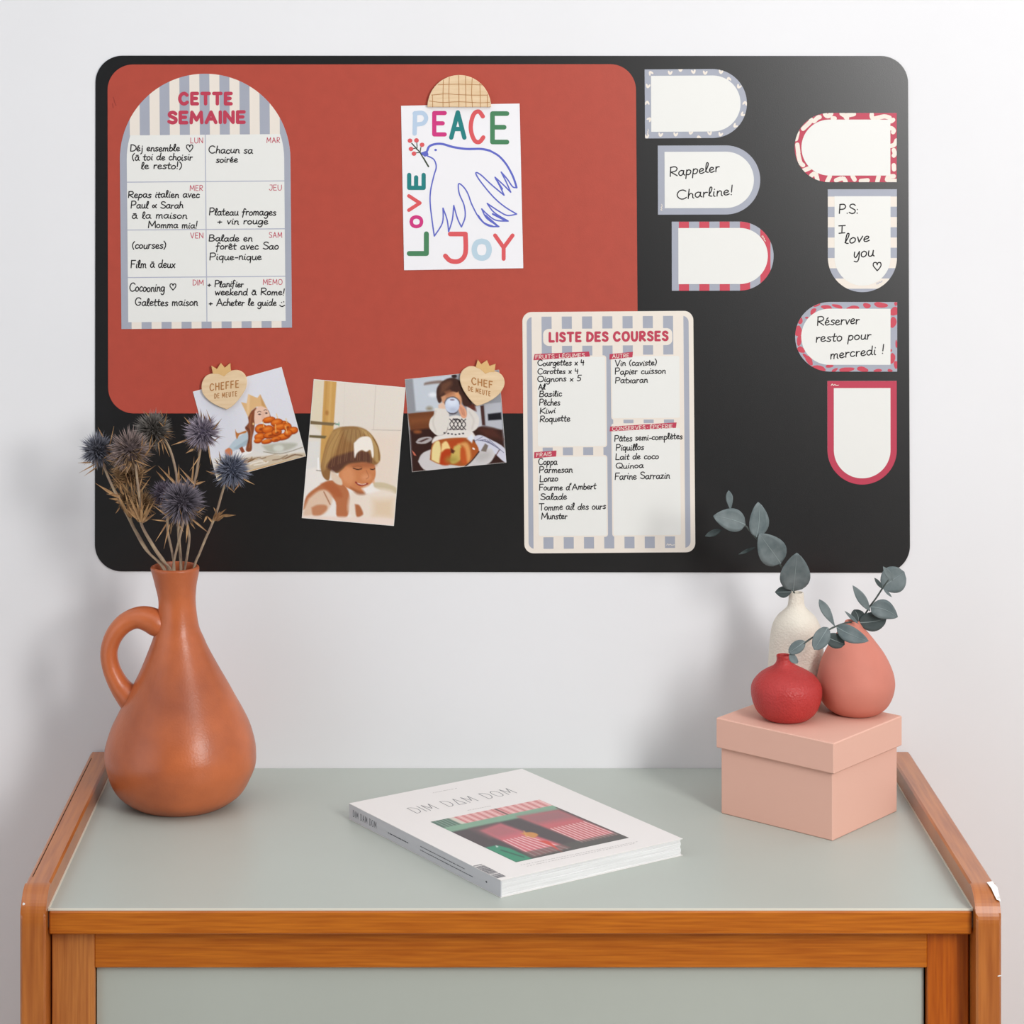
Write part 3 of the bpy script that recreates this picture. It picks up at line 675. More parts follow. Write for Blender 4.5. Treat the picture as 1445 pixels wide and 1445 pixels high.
# 4 red with cream squiggles
o, shp, tf, z1 = note('blank white note with rose border under cream squiggles, highest of the right column', 1121, 159.4, 1265, 256.9, 'L', None, M_rose, 0)
ik = wall_ink(z1, tf)
def c5(x, y): return (1100+x/5.16, 140+y/5.16)
for ln in ([(330, 110), (350, 125), (375, 105)], [(450, 105), (480, 118), (540, 108)], [(250, 160), (275, 135), (290, 130)], [(230, 150), (222, 165), (170, 215)], [(385, 138), (400, 140)], [(480, 130), (490, 138)],
           [(670, 110), (670, 128), (690, 140), (760, 125), (800, 135)], [(128, 330), (135, 390)], [(118, 290), (130, 240)], [(135, 400), (150, 460), (170, 480)], [(170, 520), (220, 500)], [(230, 555), (260, 540), (275, 590)],
           [(365, 560), (345, 600)], [(410, 590), (460, 575), (480, 600)], [(530, 560), (545, 585)], [(590, 595), (640, 590)], [(720, 560), (710, 600)], [(830, 560), (790, 565), (785, 590), (850, 595)], [(830, 480), (832, 510)], [(830, 370), (838, 395), (830, 410)], [(850, 300), (835, 330), (810, 340)],
           [(812, 210), (830, 225), (825, 240)], [(810, 160), (825, 150)]):
    pts = smooth_line([c5(*p) for p in ln]) if len(ln) > 2 else [c5(*p) for p in ln]
    for p in pts[::3]+[pts[-1]]: ik.poly(clip(blob(p[0], p[1], 3.1, 3.1, seg=10), shp), 0, 1)
    for i in range(len(pts)-1):
        a, b = pts[i], pts[i+1]; l = math.hypot(b[0]-a[0], b[1]-a[1]) or 1; nx, ny = -(b[1]-a[1])/l*3.1, (b[0]-a[0])/l*3.1
        ik.poly(clip([(a[0]+nx, a[1]+ny), (b[0]+nx, b[1]+ny), (b[0]-nx, b[1]-ny), (a[0]-nx, a[1]-ny)], shp), 0, 1.4)
stuff(ik.mb.build('squiggle_pattern', M_cream, o)); panel(o, (1130.6, 168.7, 1256, 247.6), 'L', tf, z1); squiggle(o, 1136.5, 178, z1, s=.9, rot=-45)
# 5 striped, P.S.
o, shp, tf, z1 = note('upright note with lilac and cream striped border handwritten P.S: I love you', 1167.9, 267, 1265.3, 412, 'D', None, M_lilac, .001)
ik = wall_ink(z1, tf)
for k in range(5):
    ya = 277.2+28.9*k; stripes(lambda: wall_ink(z1, tf), 'stripe', M_cream, o, [clip([(1160, ya), (1270, ya), (1270, ya+14.4), (1160, ya+14.4)], shp)])
panel(o, (1177.3, 276.7, 1256.3, 402.8), 'D', tf, z1)
ik = wall_ink(z1)
write(ik, 'P.S:', 1183.5, 1210.5, 301, 13, 1.7, lay=4, jit=.02, slant=.05); ik.stroke([(1188, 318.5), (1187.6, 328.5)], 1.6, 0, 4); ik.stroke([(1183.3, 318.6), (1192.5, 318)], 1.6, 0, 4); ik.stroke([(1183.6, 329), (1191.8, 328.3)], 1.6, 0, 4)
write(ik, 'love', 1192, 1226, 344, 14, 1.7, lay=4, y1=340, jit=.02, slant=.12); write(ik, 'you', 1204.6, 1232.7, 363.5, 15, 1.7, lay=4, y1=361, slant=.05); heart_stroke(ik, 1237.4, 376.4, 6.4, 1.6, lay=4)
stuff(ik.mb.build('handwriting', M_ink, o)); squiggle(o, 1237, 401, z1, M_line, s=.9, rot=-30)
# 6 lilac with coral blobs
o, shp, tf, z1 = note('note with lilac border and coral blobs, handwritten about booking a restaurant', 1121.8, 426, 1265.7, 524.1, 'L', None, M_lilac, -.001)
ik = wall_ink(z1, tf)
for cx, cy, rx, ry, rt in ((262, 100, 20, 8, -20), (235, 145, 22, 12, -40), (330, 118, 34, 12, 5), (405, 110, 30, 10, 20), (515, 122, 36, 13, 0), (612, 105, 16, 20, 90), (710, 100, 36, 16, 5), (805, 145, 26, 24, 0), (797, 222, 20, 28, 0), (815, 92, 10, 10, 0), (145, 212, 12, 20, 20), (190, 190, 9, 6, 0), (130, 285, 22, 30, 20), (138, 350, 16, 26, 10), (150, 415, 26, 14, 40), (207, 490, 30, 16, 50), (180, 460, 20, 8, 40), (275, 545, 42, 14, 8), (350, 530, 24, 8, 0), (385, 560, 22, 8, -30), (470, 555, 40, 14, -8), (582, 552, 32, 14, 5), (690, 560, 24, 8, 0), (775, 560, 14, 8, 0), (792, 475, 14, 32, 10), (818, 520, 12, 24, 0), (820, 375, 6, 22, 0), (782, 420, 6, 8, 0)):
    ik.poly(clip(blob(1100+cx/4.983, 410+cy/4.983, rx*1.25/4.983, ry*1.3/4.983, rt, 14, .12, rn), shp), 0, 1)
stuff(ik.mb.build('blob_pattern', M_coral, o)); panel(o, (1130.3, 435.4, 1256.2, 514.5), 'L', tf, z1)
ik = wall_ink(z1); write(ik, 'Réserver', 1152.8, 1212, 459.5, 12.5, 1.6, lay=4, y1=456.5, jit=.04, slant=.06); write(ik, 'resto pour', 1151.4, 1228.4, 482.5, 12.5, 1.6, lay=4, y1=478, jit=.04, slant=.04); write(ik, 'mercredi !', 1171.8, 1247, 506, 12.5, 1.6, lay=4, y1=498.5, jit=.04)
stuff(ik.mb.build('handwriting', M_ink, o))
# 7 rose
o, shp, tf, z1 = note('blank upright note with solid rose red border, lowest of the right column', 1167.3, 537.4, 1265.1, 683.4, 'D', None, M_rose, .001)
panel(o, (1176.3, 547.4, 1256.2, 674.6), 'D', tf, z1); squiggle(o, 1172.5, 543.6, z1, s=1.05)

# --- postcard
Zc0 = ZR+0.0003; Zc1 = Zc0+0.0006
card = sheet('postcard', [(566, 149.2), (733.1, 146), (738.3, 378.2), (570.3, 381)], Zc0, Zc1, M_card, label='white card with colourful Peace Love Joy lettering and a blue dove drawing', cat='card')
def c3(x, y): return (550+x/4.817, 90+y/4.817)
def gb(ik, c, x0, y0, x1, y1, wd, rot=0): a = c3(x0, y0); b = c3(x1, y1); glyph_box(ik, c, a[0], a[1], b[0], b[1], wd, 0, 2, rot)
for c, b, k, wd, rot in (('P', (155, 320, 262, 488), 'P', 6, 0), ('E', (288, 320, 388, 494), 'M', 6, 0), ('A', (403, 315, 522, 516), 'T', 6.2, 0), ('C', (538, 310, 650, 545), 'R', 6, 0), ('E', (682, 322, 812, 547), 'G', 6.6, 0),
        ('E', (118, 740, 245, 857), 'T', 6, 1), ('V', (118, 885, 217, 1006), 'R', 5, 1), ('O', (134, 1028, 228, 1117), 'M', 5, 1), ('L', (116, 1138, 266, 1305), 'G', 7, 1),
        ('J', (362, 1140, 530, 1358), 'R', 6.6, 0), ('O', (556, 1186, 694, 1338), 'S', 7.6, 0), ('Y', (702, 1152, 848, 1338), 'R', 5.6, 0)):
    ik = wall_ink(Zc1); gb(ik, c, *b, wd, rot); ik.mb.build('letter', M_pc[k], card)
ik = wall_ink(Zc1)
def dv(pts, wd): ik.stroke(smooth_line([c3(*p) for p in pts], 5), wd, 0, 2)
dv([(255, 590), (270, 560), (310, 545), (360, 545), (430, 565), (520, 578), (620, 578), (680, 590)], 3.2)
dv([(680, 590), (740, 625), (790, 680), (830, 750), (850, 800), (862, 840)], 2.8)
dv([(862, 840), (835, 835), (800, 785), (757, 735), (757, 735), (790, 800), (822, 872), (822, 872), (770, 820), (715, 770), (715, 770), (750, 835), (777, 893), (777, 893), (690, 820), (620, 755), (585, 740), (610, 790), (700, 900), (780, 970), (862, 1020), (862, 1020), (800, 1030), (740, 1000), (662, 948), (662, 948), (710, 1010), (805, 1068), (805, 1068), (720, 1062), (660, 1020), (625, 985), (625, 985), (660, 1050), (742, 1105), (742, 1105), (670, 1100), (610, 1050), (560, 960), (530, 880), (500, 835), (468, 815), (472, 880), (505, 960), (512, 1040), (487, 1108), (487, 1108), (460, 1050), (435, 962), (435, 962), (425, 1060), (400, 1140), (400, 1140), (390, 1060), (362, 980), (362, 980), (358, 1080), (303, 1170)], 1.9)
dv([(303, 1170), (290, 1080), (275, 950), (278, 860), (300, 760), (316, 700), (300, 650), (255, 625)], 1.9)
dv([(700, 1020), (790, 1066)], 2.6); dv([(650, 1030), (735, 1104)], 2.8); dv([(600, 1030), (640, 1080), (700, 1104)], 2.4); dv([(720, 780), (765, 850)], 2.2)
ik.poly([c3(*p) for p in ((203, 606), (256, 588), (264, 618), (240, 632))], 0, 2); ik.poly([c3(*p) for p in blob(312, 585, 9, 8, 0, 12)], 0, 2)
stuff(ik.mb.build('dove_drawing', M_pc['B'], card))
ik = wall_ink(Zc1)
for ln in (([(150, 540), (205, 600), (262, 698)], 1.6), ([(184, 535), (186, 570), (180, 580)], 1.2), ([(212, 565), (207, 600)], 1.2), ([(150, 578), (180, 572)], 1.2), ([(172, 605), (205, 602)], 1.2), ([(230, 640), (264, 698)], 2.0)): ik.stroke([c3(*p) for p in ln[0]], ln[1], 0, 3)
stuff(ik.mb.build('twig_drawing', M_pc['D'], card))
ik = wall_ink(Zc1)
for p in ((138, 522), (182, 520), (220, 550), (145, 578), (165, 610)): ik.poly([c3(*q) for q in blob(p[0], p[1], 16, 15, 0, 14)], 0, 4)
stuff(ik.mb.build('berry_drawing', M_pc['R'], card))

# --- magnets
def slab(pts, z0, z1, name, mt, parent, bev=0.0006):
    pts = clean(pts)
    if poly_area(pts) > 0: pts = pts[::-1]
    n = len(pts); m = MB()
    cx = sum(p[0] for p in pts)/n; cy = sum(p[1] for p in pts)/n
    ins = []
    for i, p in enumerate(pts):
        a = pts[i-1]; b = pts[(i+1) % n]; dx, dy = b[0]-a[0], b[1]-a[1]; l = math.hypot(dx, dy) or 1
        ins.append((p[0]-dy/l*bev*S, p[1]+dx/l*bev*S) if False else (p[0]+(dy/l)*bev*S, p[1]-(dx/l)*bev*S))
    if abs(poly_area(ins)) > abs(poly_area(pts)): ins = [(2*p[0]-q[0], 2*p[1]-q[1]) for p, q in zip(pts, ins)]
    vs = [wall_pt(x, y, z1) for x, y in ins]+[wall_pt(x, y, z1-bev) for x, y in pts]+[wall_pt(x, y, z0) for x, y in pts]
    fs = [tuple(range(n)), tuple(range(3*n-1, 2*n-1, -1))]
    for L in (0, 1): fs += [(L*n+i, (L+1)*n+i, (L+1)*n+(i+1) % n, L*n+(i+1) % n) for i in range(n)]
    m.add(vs, fs); return m.build(name, mt, parent)
zm0 = Zc1; zm1 = zm0+0.0042
hm = thing('half_round_magnet', 'half-round light wood magnet engraved with a grid, holding the lettered card', 'magnet', wall_pt(648, 151, zm0))
hshape = [c3(688, 293), c3(256, 293)]+[c3(472-216*math.cos(math.pi*k/36), 293-217*math.sin(math.pi*k/36)) for k in range(1, 36)]
slab(hshape, zm0, zm1, 'magnet_body', M_birch, hm)
ik = wall_ink(zm1)
for ln in ([(365, 110), (362, 200), (362, 293)], [(405, 92), (402, 200), (405, 293)], [(468, 78), (470, 180), (470, 293)], [(518, 292), (516, 180), (515, 84)], [(560, 97), (556, 200), (562, 293)], [(612, 130), (614, 200), (616, 293)], [(290, 210), (292, 293)], [(664, 205), (662, 293)],
           [(330, 142), (470, 138), (630, 143)], [(285, 212), (380, 204), (470, 209), (560, 212), (664, 212)], [(268, 252), (360, 262), (470, 257), (600, 264), (678, 262)]):
    ik.stroke([c3(*p) for p in smooth_line(ln)], .8, 0, 2)
stuff(ik.mb.build('engraved_grid', M_engr, hm))
def c1(x, y): return (260+x/8.028, 500+y/8.028)
def c9(x, y): return (560+x/8.028, 500+y/8.028)
def heart_magnet(label, cf, hpts, cpts, texts):
    z0 = Zp1; z1 = z0+0.0042
    base = cf(*max(hpts, key=lambda p: p[1]))
    t = thing('heart_magnet', label, 'magnet', wall_pt(base[0], base[1], z0), 'wooden crowned heart magnets')
    slab([cf(*p) for p in smooth_line(hpts+[hpts[0]], 4)], z0, z1, 'heart_body', M_birch, t)
    slab([cf(*p) for p in cpts], z0, z1+0.0001, 'crown', M_burn, t, 0.0003)
    ik = wall_ink(z1+.0001)
    for s_, x0, y0, x1, y1, sz, wd in texts:
        a, b = cf(x0, y0), cf(x1, y1); ik.mb.add(*letters(lambda: wall_ink(z1+.0001), s_, a[0]-.5, b[0]+.5, a[1], sz, wd, None, None, 1, b[1], gap=wd*1.1, one=True).mb.vf())
    stuff(ik.mb.build('engraved_lettering', M_engr, t))
Zp0 = ZR+0.0004; Zp1 = Zp0+0.0004
heart_magnet('crowned wooden heart magnet engraved Cheffe de meute, on the left photo', c1,
    [(455, 238), (455, 238), (400, 212), (330, 210), (250, 240), (207, 315), (205, 400), (235, 465), (310, 535), (400, 583), (490, 617), (490, 617), (560, 570), (640, 480), (700, 380), (712, 290), (690, 222), (640, 182), (580, 172), (510, 190)],
    [(330, 212), (313, 125), (375, 160), (418, 92), (462, 145), (525, 92), (532, 182), (500, 198), (455, 243), (400, 214)],
    [('CHEFFE', 297, 405, 622, 363, 9.6, 1.5), ('DE MEUTE', 350, 490, 600, 462, 6.4, 1.0)])
heart_magnet('crowned wooden heart magnet engraved Chef de meute, on the right photo', c9,
    [(1000, 208), (1000, 208), (950, 160), (890, 135), (820, 130), (755, 165), (720, 220), (715, 290), (745, 380), (800, 470), (860, 540), (905, 577), (905, 577), (980, 555), (1080, 505), (1160, 440), (1210, 360), (1218, 290), (1185, 225), (1120, 190), (1050, 190)],
    [(893, 137), (915, 55), (955, 105), (1020, 60), (1048, 125), (1118, 102), (1105, 190), (1048, 192), (1000, 212), (950, 162)],
    [('CHEF', 848, 326, 1082, 376, 9.2, 1.5), ('DE MEUTE', 810, 400, 1056, 465, 6.2, 1.0)])

# ------------------------------------------------------------------ printed pictures (painted per vertex)
class Paint:
    def __init__(s, corners, nu, nv, base):
        u = np.linspace(0, 1, nu)[None, :]; v = np.linspace(0, 1, nv)[:, None]
        c = corners
        s.X = c[0][0]*(1-u)*(1-v)+c[1][0]*u*(1-v)+c[2][0]*u*v+c[3][0]*(1-u)*v
        s.Y = c[0][1]*(1-u)*(1-v)+c[1][1]*u*(1-v)+c[2][1]*u*v+c[3][1]*(1-u)*v
        s.nu, s.nv = nu, nv; s.C = np.zeros((nv, nu, 3))+np.array(base, float); s.rng = np.random.RandomState(5)
        s.t = lambda x, y: (x, y)
    def mix(s, a, col): s.C += (np.array(col, float)-s.C)*a[..., None]
    def poly(s, pts, col, soft=1.0, alpha=1.0, smooth=True):
        if smooth and len(pts) > 4: pts = smooth_prof(list(pts)+[pts[0]], 4)[:-1]
        P = np.array([s.t(*p) for p in pts]); Q = np.roll(P, -1, 0)
        d = np.full(s.X.shape, 1e9); ins = np.zeros(s.X.shape, bool)
        for (x0, y0), (x1, y1) in zip(P, Q):
            dx, dy = x1-x0, y1-y0; L = dx*dx+dy*dy+1e-9
            t = np.clip(((s.X-x0)*dx+(s.Y-y0)*dy)/L, 0, 1)
            d = np.minimum(d, (s.X-x0-t*dx)**2+(s.Y-y0-t*dy)**2)
            if y0 != y1:
                cnd = (s.Y > min(y0, y1)) & (s.Y <= max(y0, y1)) & (s.X < x0+(s.Y-y0)*dx/(dy if dy else 1e-9)); ins ^= cnd
        d = np.sqrt(d)*np.where(ins, 1, -1)
        s.mix(np.clip(d/soft+.5, 0, 1)*alpha, col)
    def blob(s, cx, cy, rx, ry, col, rot=0, soft=1.0, alpha=1.0):
        s.poly(blob(cx, cy, rx, ry, rot, 14), col, soft, alpha, False)
    def line(s, pts, wd, col, soft=.7, alpha=1.0):
        P = [s.t(*p) for p in (smooth_line(list(pts)) if len(pts) > 2 else pts)]; d = np.full(s.X.shape, 1e9)
        for (x0, y0), (x1, y1) in zip(P[:-1], P[1:]):
            dx, dy = x1-x0, y1-y0; t = np.clip(((s.X-x0)*dx+(s.Y-y0)*dy)/(dx*dx+dy*dy+1e-9), 0, 1)
            d = np.minimum(d, (s.X-x0-t*dx)**2+(s.Y-y0-t*dy)**2)
        s.mix(np.clip((wd/2-np.sqrt(d))/soft+.5, 0, 1)*alpha, col)
    def build(s, name, fn, parent, label=None):
        c = np.clip(s.C+s.rng.normal(0, 1.5, s.C.shape), 0, 255)/255.0
        c = np.where(c <= .04045, c/12.92, ((c+.055)/1.055)**2.4)
        cols = np.concatenate([c, np.ones(c.shape[:2]+(1,))], 2).reshape(-1, 4)
        m = MB(); nu, nv = s.nu, s.nv
        vs = [fn(x, y) for x, y in zip(s.X.ravel(), s.Y.ravel())]
        fs = [(j*nu+i, (j+1)*nu+i, (j+1)*nu+i+1, j*nu+i+1) for j in range(nv-1) for i in range(nu-1)]
        m.add(vs, fs, 0, cols.tolist()); return m.build(name, M_photo, parent)
def photo(label, corners, painter, nu, nv, base, inset=0.6):
    o = sheet('photo_print', corners, Zp0, Zp1, M_pborder, label=label, cat='photo', group='photo prints on the board')
    cx = sum(c[0] for c in corners)/4; cy = sum(c[1] for c in corners)/4
    ins = [(x+(cx-x)*inset/80, y+(cy-y)*inset/80) for x, y in corners]
    P = Paint(ins, nu, nv, base); painter(P); P.build('picture', lambda x, y: wall_pt(x, y, Zp1+LAYER), o)
def paint1(P):
    P.t = c1
    P.poly([(100, 420), (500, 300), (600, 800), (380, 1300)], (214, 216, 226), 30, .6)
    P.poly([(330, 1180), (560, 1130), (800, 1080), (1380, 1000), (1390, 1180), (350, 1440)], (226, 222, 216), 3)
    # tablecloth, cutlery, wood
    P.poly([(360, 1250), (600, 1180), (900, 1150), (1384, 1110), (1384, 1160), (700, 1350), (380, 1430)], (206, 190, 166), 3)
    rr = random.Random(2)
    for k in range(26):
        x = rr.uniform(420, 1150); y = 1310-(x-400)*.2+rr.uniform(-70, 20); c_ = rr.choice([(160, 122, 84), (238, 232, 222), (196, 150, 96), (120, 92, 70)])
        P.line([(x, y), (x+rr.uniform(60, 130), y-rr.uniform(5, 45)), (x+rr.uniform(130, 200), y-rr.uniform(20, 60))], rr.uniform(.6, 1.8), c_, 1, .8)
    P.poly([(690, 1330), (900, 1270), (1380, 1145), (1380, 1175), (700, 1356)], (214, 158, 84), 1.5, smooth=False)
    # sleeve, hand, horn
    P.poly([(500, 1060), (560, 980), (650, 910), (740, 870), (770, 930), (720, 1020), (620, 1060), (540, 1100)], (186, 202, 212), 1.4)
    P.poly([(560, 1060), (640, 1010), (720, 960), (730, 1000), (620, 1070)], (164, 182, 194), 2)
    P.poly([(465, 1080), (510, 1055), (545, 1085), (545, 1130), (500, 1150), (465, 1120)], (206, 128, 88), 1.2)
    P.poly([(545, 1140), (650, 1090), (760, 1070), (760, 1110), (620, 1150)], (240, 238, 236), 1)
    P.poly([(625, 1060), (660, 1040), (690, 1100), (655, 1115)], (150, 76, 48), 1)
    P.poly([(580, 845), (610, 890), (700, 860), (700, 885), (630, 905), (600, 955), (585, 910)], (188, 116, 52), 1)
    # hair
    P.poly([(760, 640), (820, 600), (800, 700), (800, 790), (790, 870), (770, 960), (765, 1085), (700, 1085), (725, 960), (720, 880), (690, 830), (730, 770), (725, 700)], (134, 74, 46), 1.2)
    P.line([(760, 680), (745, 800), (760, 900), (740, 1050)], 1.4, (176, 108, 70), 1.5, .8); P.line([(700, 820), (740, 870), (730, 1000)], 1.2, (92, 46, 30), 1.5)
    P.poly([(930, 600), (960, 640), (985, 710), (955, 700)], (120, 62, 40), 1)
    # face
    P.poly([(800, 640), (840, 590), (910, 585), (945, 620), (972, 700), (905, 735), (870, 770), (815, 790), (795, 740)], (236, 198, 176), 1.3)
    P.poly([(880, 640), (920, 650), (905, 720), (880, 730)], (222, 176, 152), 4, .7)
    P.line([(830, 655), (850, 640), (872, 650)], .8, (90, 50, 40)); P.blob(855, 676, 16, 8, (60, 34, 36), 0, 1.2); P.line([(905, 632), (925, 622), (935, 630)], .8, (90, 50, 40)); P.blob(932, 662, 12, 9, (60, 34, 36), 0, 1.2)
    P.blob(785, 785, 10, 14, (232, 196, 140), 0, 1)
    # crown
    P.poly([(645, 538), (710, 552), (728, 448), (830, 490), (862, 450), (940, 612), (880, 585), (820, 590), (765, 630), (735, 690), (725, 705)], (224, 182, 130), 1, smooth=False)
    P.poly([(728, 452), (745, 470), (735, 650), (722, 690), (712, 560)], (240, 206, 160), 3, .7); P.poly([(862, 455), (935, 605), (880, 575)], (198, 148, 92), 2, .8)
    # bowl
    P.poly([(780, 950), (900, 1010), (1080, 990), (1290, 880), (1345, 1010), (1290, 1080), (1100, 1110), (900, 1110), (790, 1085)], (222, 220, 216), 1.2)
    P.poly([(880, 1030), (1080, 1000), (1280, 1010), (1180, 1080), (980, 1110)], (176, 176, 160), 4, .8); P.blob(1070, 1060, 60, 40, (214, 216, 206), 0, 4)
    P.line([(900, 1100), (1100, 1120), (1340, 1050)], 1, (150, 140, 120), 1)
    # onion rings
    rings = [(1100, 800, 90, 50), (960, 740, 75, 36), (1050, 770, 70, 46), (870, 840, 70, 56), (950, 850, 70, 50), (1090, 820, 90, 40), (1170, 820, 50, 50), (1235, 860, 60, 42), (860, 930, 66, 44), (980, 910, 86, 40), (1120, 930, 90, 40), (1180, 890, 50, 40), (1050, 880, 60, 40), (840, 975, 50, 30), (940, 985, 66, 26), (1040, 960, 60, 30)]
    for i, (x, y, a, b) in enumerate(rings):
        P.blob(x, y, a, b, (150, 56, 12), -12, 1.2); P.blob(x-3, y-6, a*.88, b*.78, (214, 100, 24), -12, 2); P.blob(x-10, y-12, a*.5, b*.3, (238, 146, 62), -12, 3, .8)
        if i % 3 == 0: P.blob(x+4, y+4, a*.35, b*.28, (120, 40, 10), -12, 2, .7)
    for a, b in (((1035, 790), (1040, 880)), ((1150, 810), (1165, 890)), ((1045, 670), (1060, 720)), ((1155, 725), (1165, 775)), ((895, 760), (905, 820))): P.line([a, b], 1, (240, 196, 120))
def c2(x, y): return (415+x/6.282, 520+y/6.282)
def paint2(P):
    P.t = c2
    P.poly([(380, 100), (1000, 150), (960, 560), (380, 540)], (228, 219, 208), 20, .8); P.poly([(600, 560), (960, 560), (900, 1100), (700, 1000)], (232, 214, 198), 20, .8)
    P.poly([(170, 90), (270, 100), (240, 560), (140, 460)], (226, 214, 188), 6)
    P.poly([(268, 96), (378, 106), (350, 540), (240, 940), (228, 800), (248, 480)], (206, 160, 92), 1.6, smooth=False)
    P.line([(330, 110), (310, 480)], 2.4, (222, 182, 116), 3, .7); P.line([(290, 110), (262, 600)], 1.6, (190, 140, 74), 3, .7); P.blob(292, 390, 14, 20, (168, 112, 56), 0, 3, .8)
    P.poly([(145, 460), (240, 470), (370, 480), (345, 505), (145, 490)], (124, 104, 74), 1.2, smooth=False); P.poly([(133, 586), (290, 594), (275, 618), (133, 608)], (112, 98, 66), 1.2, smooth=False)
    P.line([(370, 490), (398, 492)], 2, (110, 150, 130), 1); P.line([(398, 475), (398, 505)], 1.2, (140, 180, 160), 1)
    P.line([(725, 150), (705, 535)], .7, (204, 192, 182), 1); P.line([(690, 540), (945, 546)], .9, (194, 182, 170), 1); P.line([(450, 130), (440, 500)], .5, (216, 206, 196), 1, .6)
    P.poly([(120, 640), (230, 640), (230, 940), (100, 900)], (228, 226, 222), 4, .9)
    P.poly([(100, 890), (240, 880), (330, 980), (700, 1000), (905, 1110), (890, 1400), (70, 1330)], (238, 232, 226), 4)
    P.line([(215, 790), (215, 900)], 1.6, (250, 250, 250), 1); P.line([(200, 900), (240, 905)], 1, (120, 110, 96), 1)
    P.poly([(700, 1005), (800, 1010), (908, 1055), (905, 1110), (800, 1085), (720, 1060)], (206, 190, 158), 2.4)
    # shoulders
    P.poly([(82, 1250), (110, 1130), (200, 1050), (310, 990), (420, 1010), (480, 1080), (500, 1180), (470, 1310), (380, 1310), (370, 1180), (300, 1120), (200, 1180)], (186, 114, 74), 2)
    P.poly([(130, 1150), (220, 1080), (300, 1080), (340, 1140), (320, 1220), (260, 1290), (160, 1300), (90, 1310), (85, 1260)], (226, 196, 172), 4)
    P.poly([(155, 1230), (210, 1205), (285, 1210), (290, 1250), (230, 1300), (170, 1300)], (196, 134, 98), 3); P.line([(265, 1090), (320, 1200)], 1.4, (168, 110, 78), 1.5)
    P.poly([(240, 1020), (330, 1000), (400, 1060), (430, 1130), (360, 1130)], (176, 96, 56), 5, .8)
    P.poly([(500, 1100), (660, 1060), (905, 1110), (890, 1390), (560, 1340), (480, 1250)], (236, 222, 208), 6); P.poly([(700, 1160), (880, 1150), (880, 1330), (700, 1310)], (224, 198, 166), 12, .8)
    P.poly([(540, 1200), (580, 1210), (612, 1275), (600, 1300), (555, 1310)], (176, 106, 68), 2.4); P.poly([(75, 1300), (400, 1310), (880, 1330), (885, 1395), (72, 1330)], (238, 220, 208), 4)
    # face
    P.poly([(400, 900), (480, 830), (600, 820), (700, 830), (724, 920), (708, 990), (672, 1030), (655, 1090), (600, 1100), (530, 1080), (450, 1040), (400, 980)], (204, 130, 84), 1.6)
    P.poly([(420, 900), (500, 870), (540, 960), (500, 1030), (420, 980)], (222, 152, 106), 8, .8); P.blob(640, 960, 42, 28, (226, 160, 118), 0, 6, .7); P.poly([(440, 850), (560, 830), (720, 835), (700, 870), (560, 872)], (150, 84, 54), 6, .6)
    P.poly([(500, 1050), (600, 1090), (655, 1080), (640, 1110), (560, 1110)], (150, 84, 50), 4, .8)
    P.line([(525, 880), (565, 892), (600, 885)], 1.5, (74, 42, 30)); P.line([(678, 888), (700, 892), (716, 884)], 1.5, (74, 42, 30)); P.line([(520, 868), (570, 862), (605, 872)], .7, (134, 80, 50), 1.2, .8)
    P.line([(640, 900), (662, 955), (640, 975)], 1.0, (168, 100, 66), 1.4, .8); P.line([(548, 1006), (590, 1032), (650, 1018)], 2.4, (150, 56, 48)); P.line([(565, 1014), (600, 1024), (636, 1018)], 1.0, (238, 214, 200))
    P.blob(705, 1000, 12, 16, (226, 168, 130), 0, 2, .7)
    P.poly([(325, 890), (370, 930), (420, 980), (425, 1030), (370, 1015), (335, 970)], (226, 204, 182), 2); P.poly([(600, 1060), (670, 1030), (760, 1080), (640, 1115)], (242, 236, 230), 4)
    # hair
    P.poly([(350, 540), (430, 514), (560, 514), (660, 556), (730, 650), (764, 770), (750, 830), (710, 850), (640, 822), (560, 832), (480, 845), (430, 890), (380, 925), (330, 890), (310, 985), (262, 962), (238, 880), (255, 780), (290, 650)], (146, 104, 62), 1.6)
    P.poly([(330, 560), (420, 525), (380, 700), (300, 850), (250, 900), (262, 770)], (186, 148, 92), 5, .8); P.poly([(430, 525), (560, 520), (640, 560), (560, 640), (470, 640)], (158, 124, 80), 6, .8); P.poly([(570, 520), (660, 560), (735, 660), (764, 770), (750, 830), (700, 790), (680, 650)], (190, 158, 104), 3, .8)
    P.poly([(480, 740), (540, 730), (660, 740), (690, 830), (600, 826), (480, 842), (420, 890), (370, 915), (290, 870), (340, 790), (420, 760)], (88, 54, 44), 4, .9)
    for k in range(26):
        t = k/25; x0 = 380+t*280; y0 = 535+abs(t-.45)*60; x1 = 255+t*480; y1 = 900-90*min(1, t*2.2)+(0 if t < .8 else 20)
        P.line([(x0, y0), ((x0+x1)/2-20+40*t, (y0+y1)/2-20), (x1, y1)], .6, (214, 176, 118) if k % 3 else (104, 66, 40), 1.2, .35)
    P.poly([(530, 660), (590, 606), (670, 606), (700, 680), (706, 770), (692, 785), (676, 720), (640, 735), (600, 720), (560, 745), (538, 790), (532, 720)], (244, 236, 226), 1.8)
    P.line([(700, 610), (745, 700), (755, 810)], 1.4, (120, 76, 30), 1, .7)
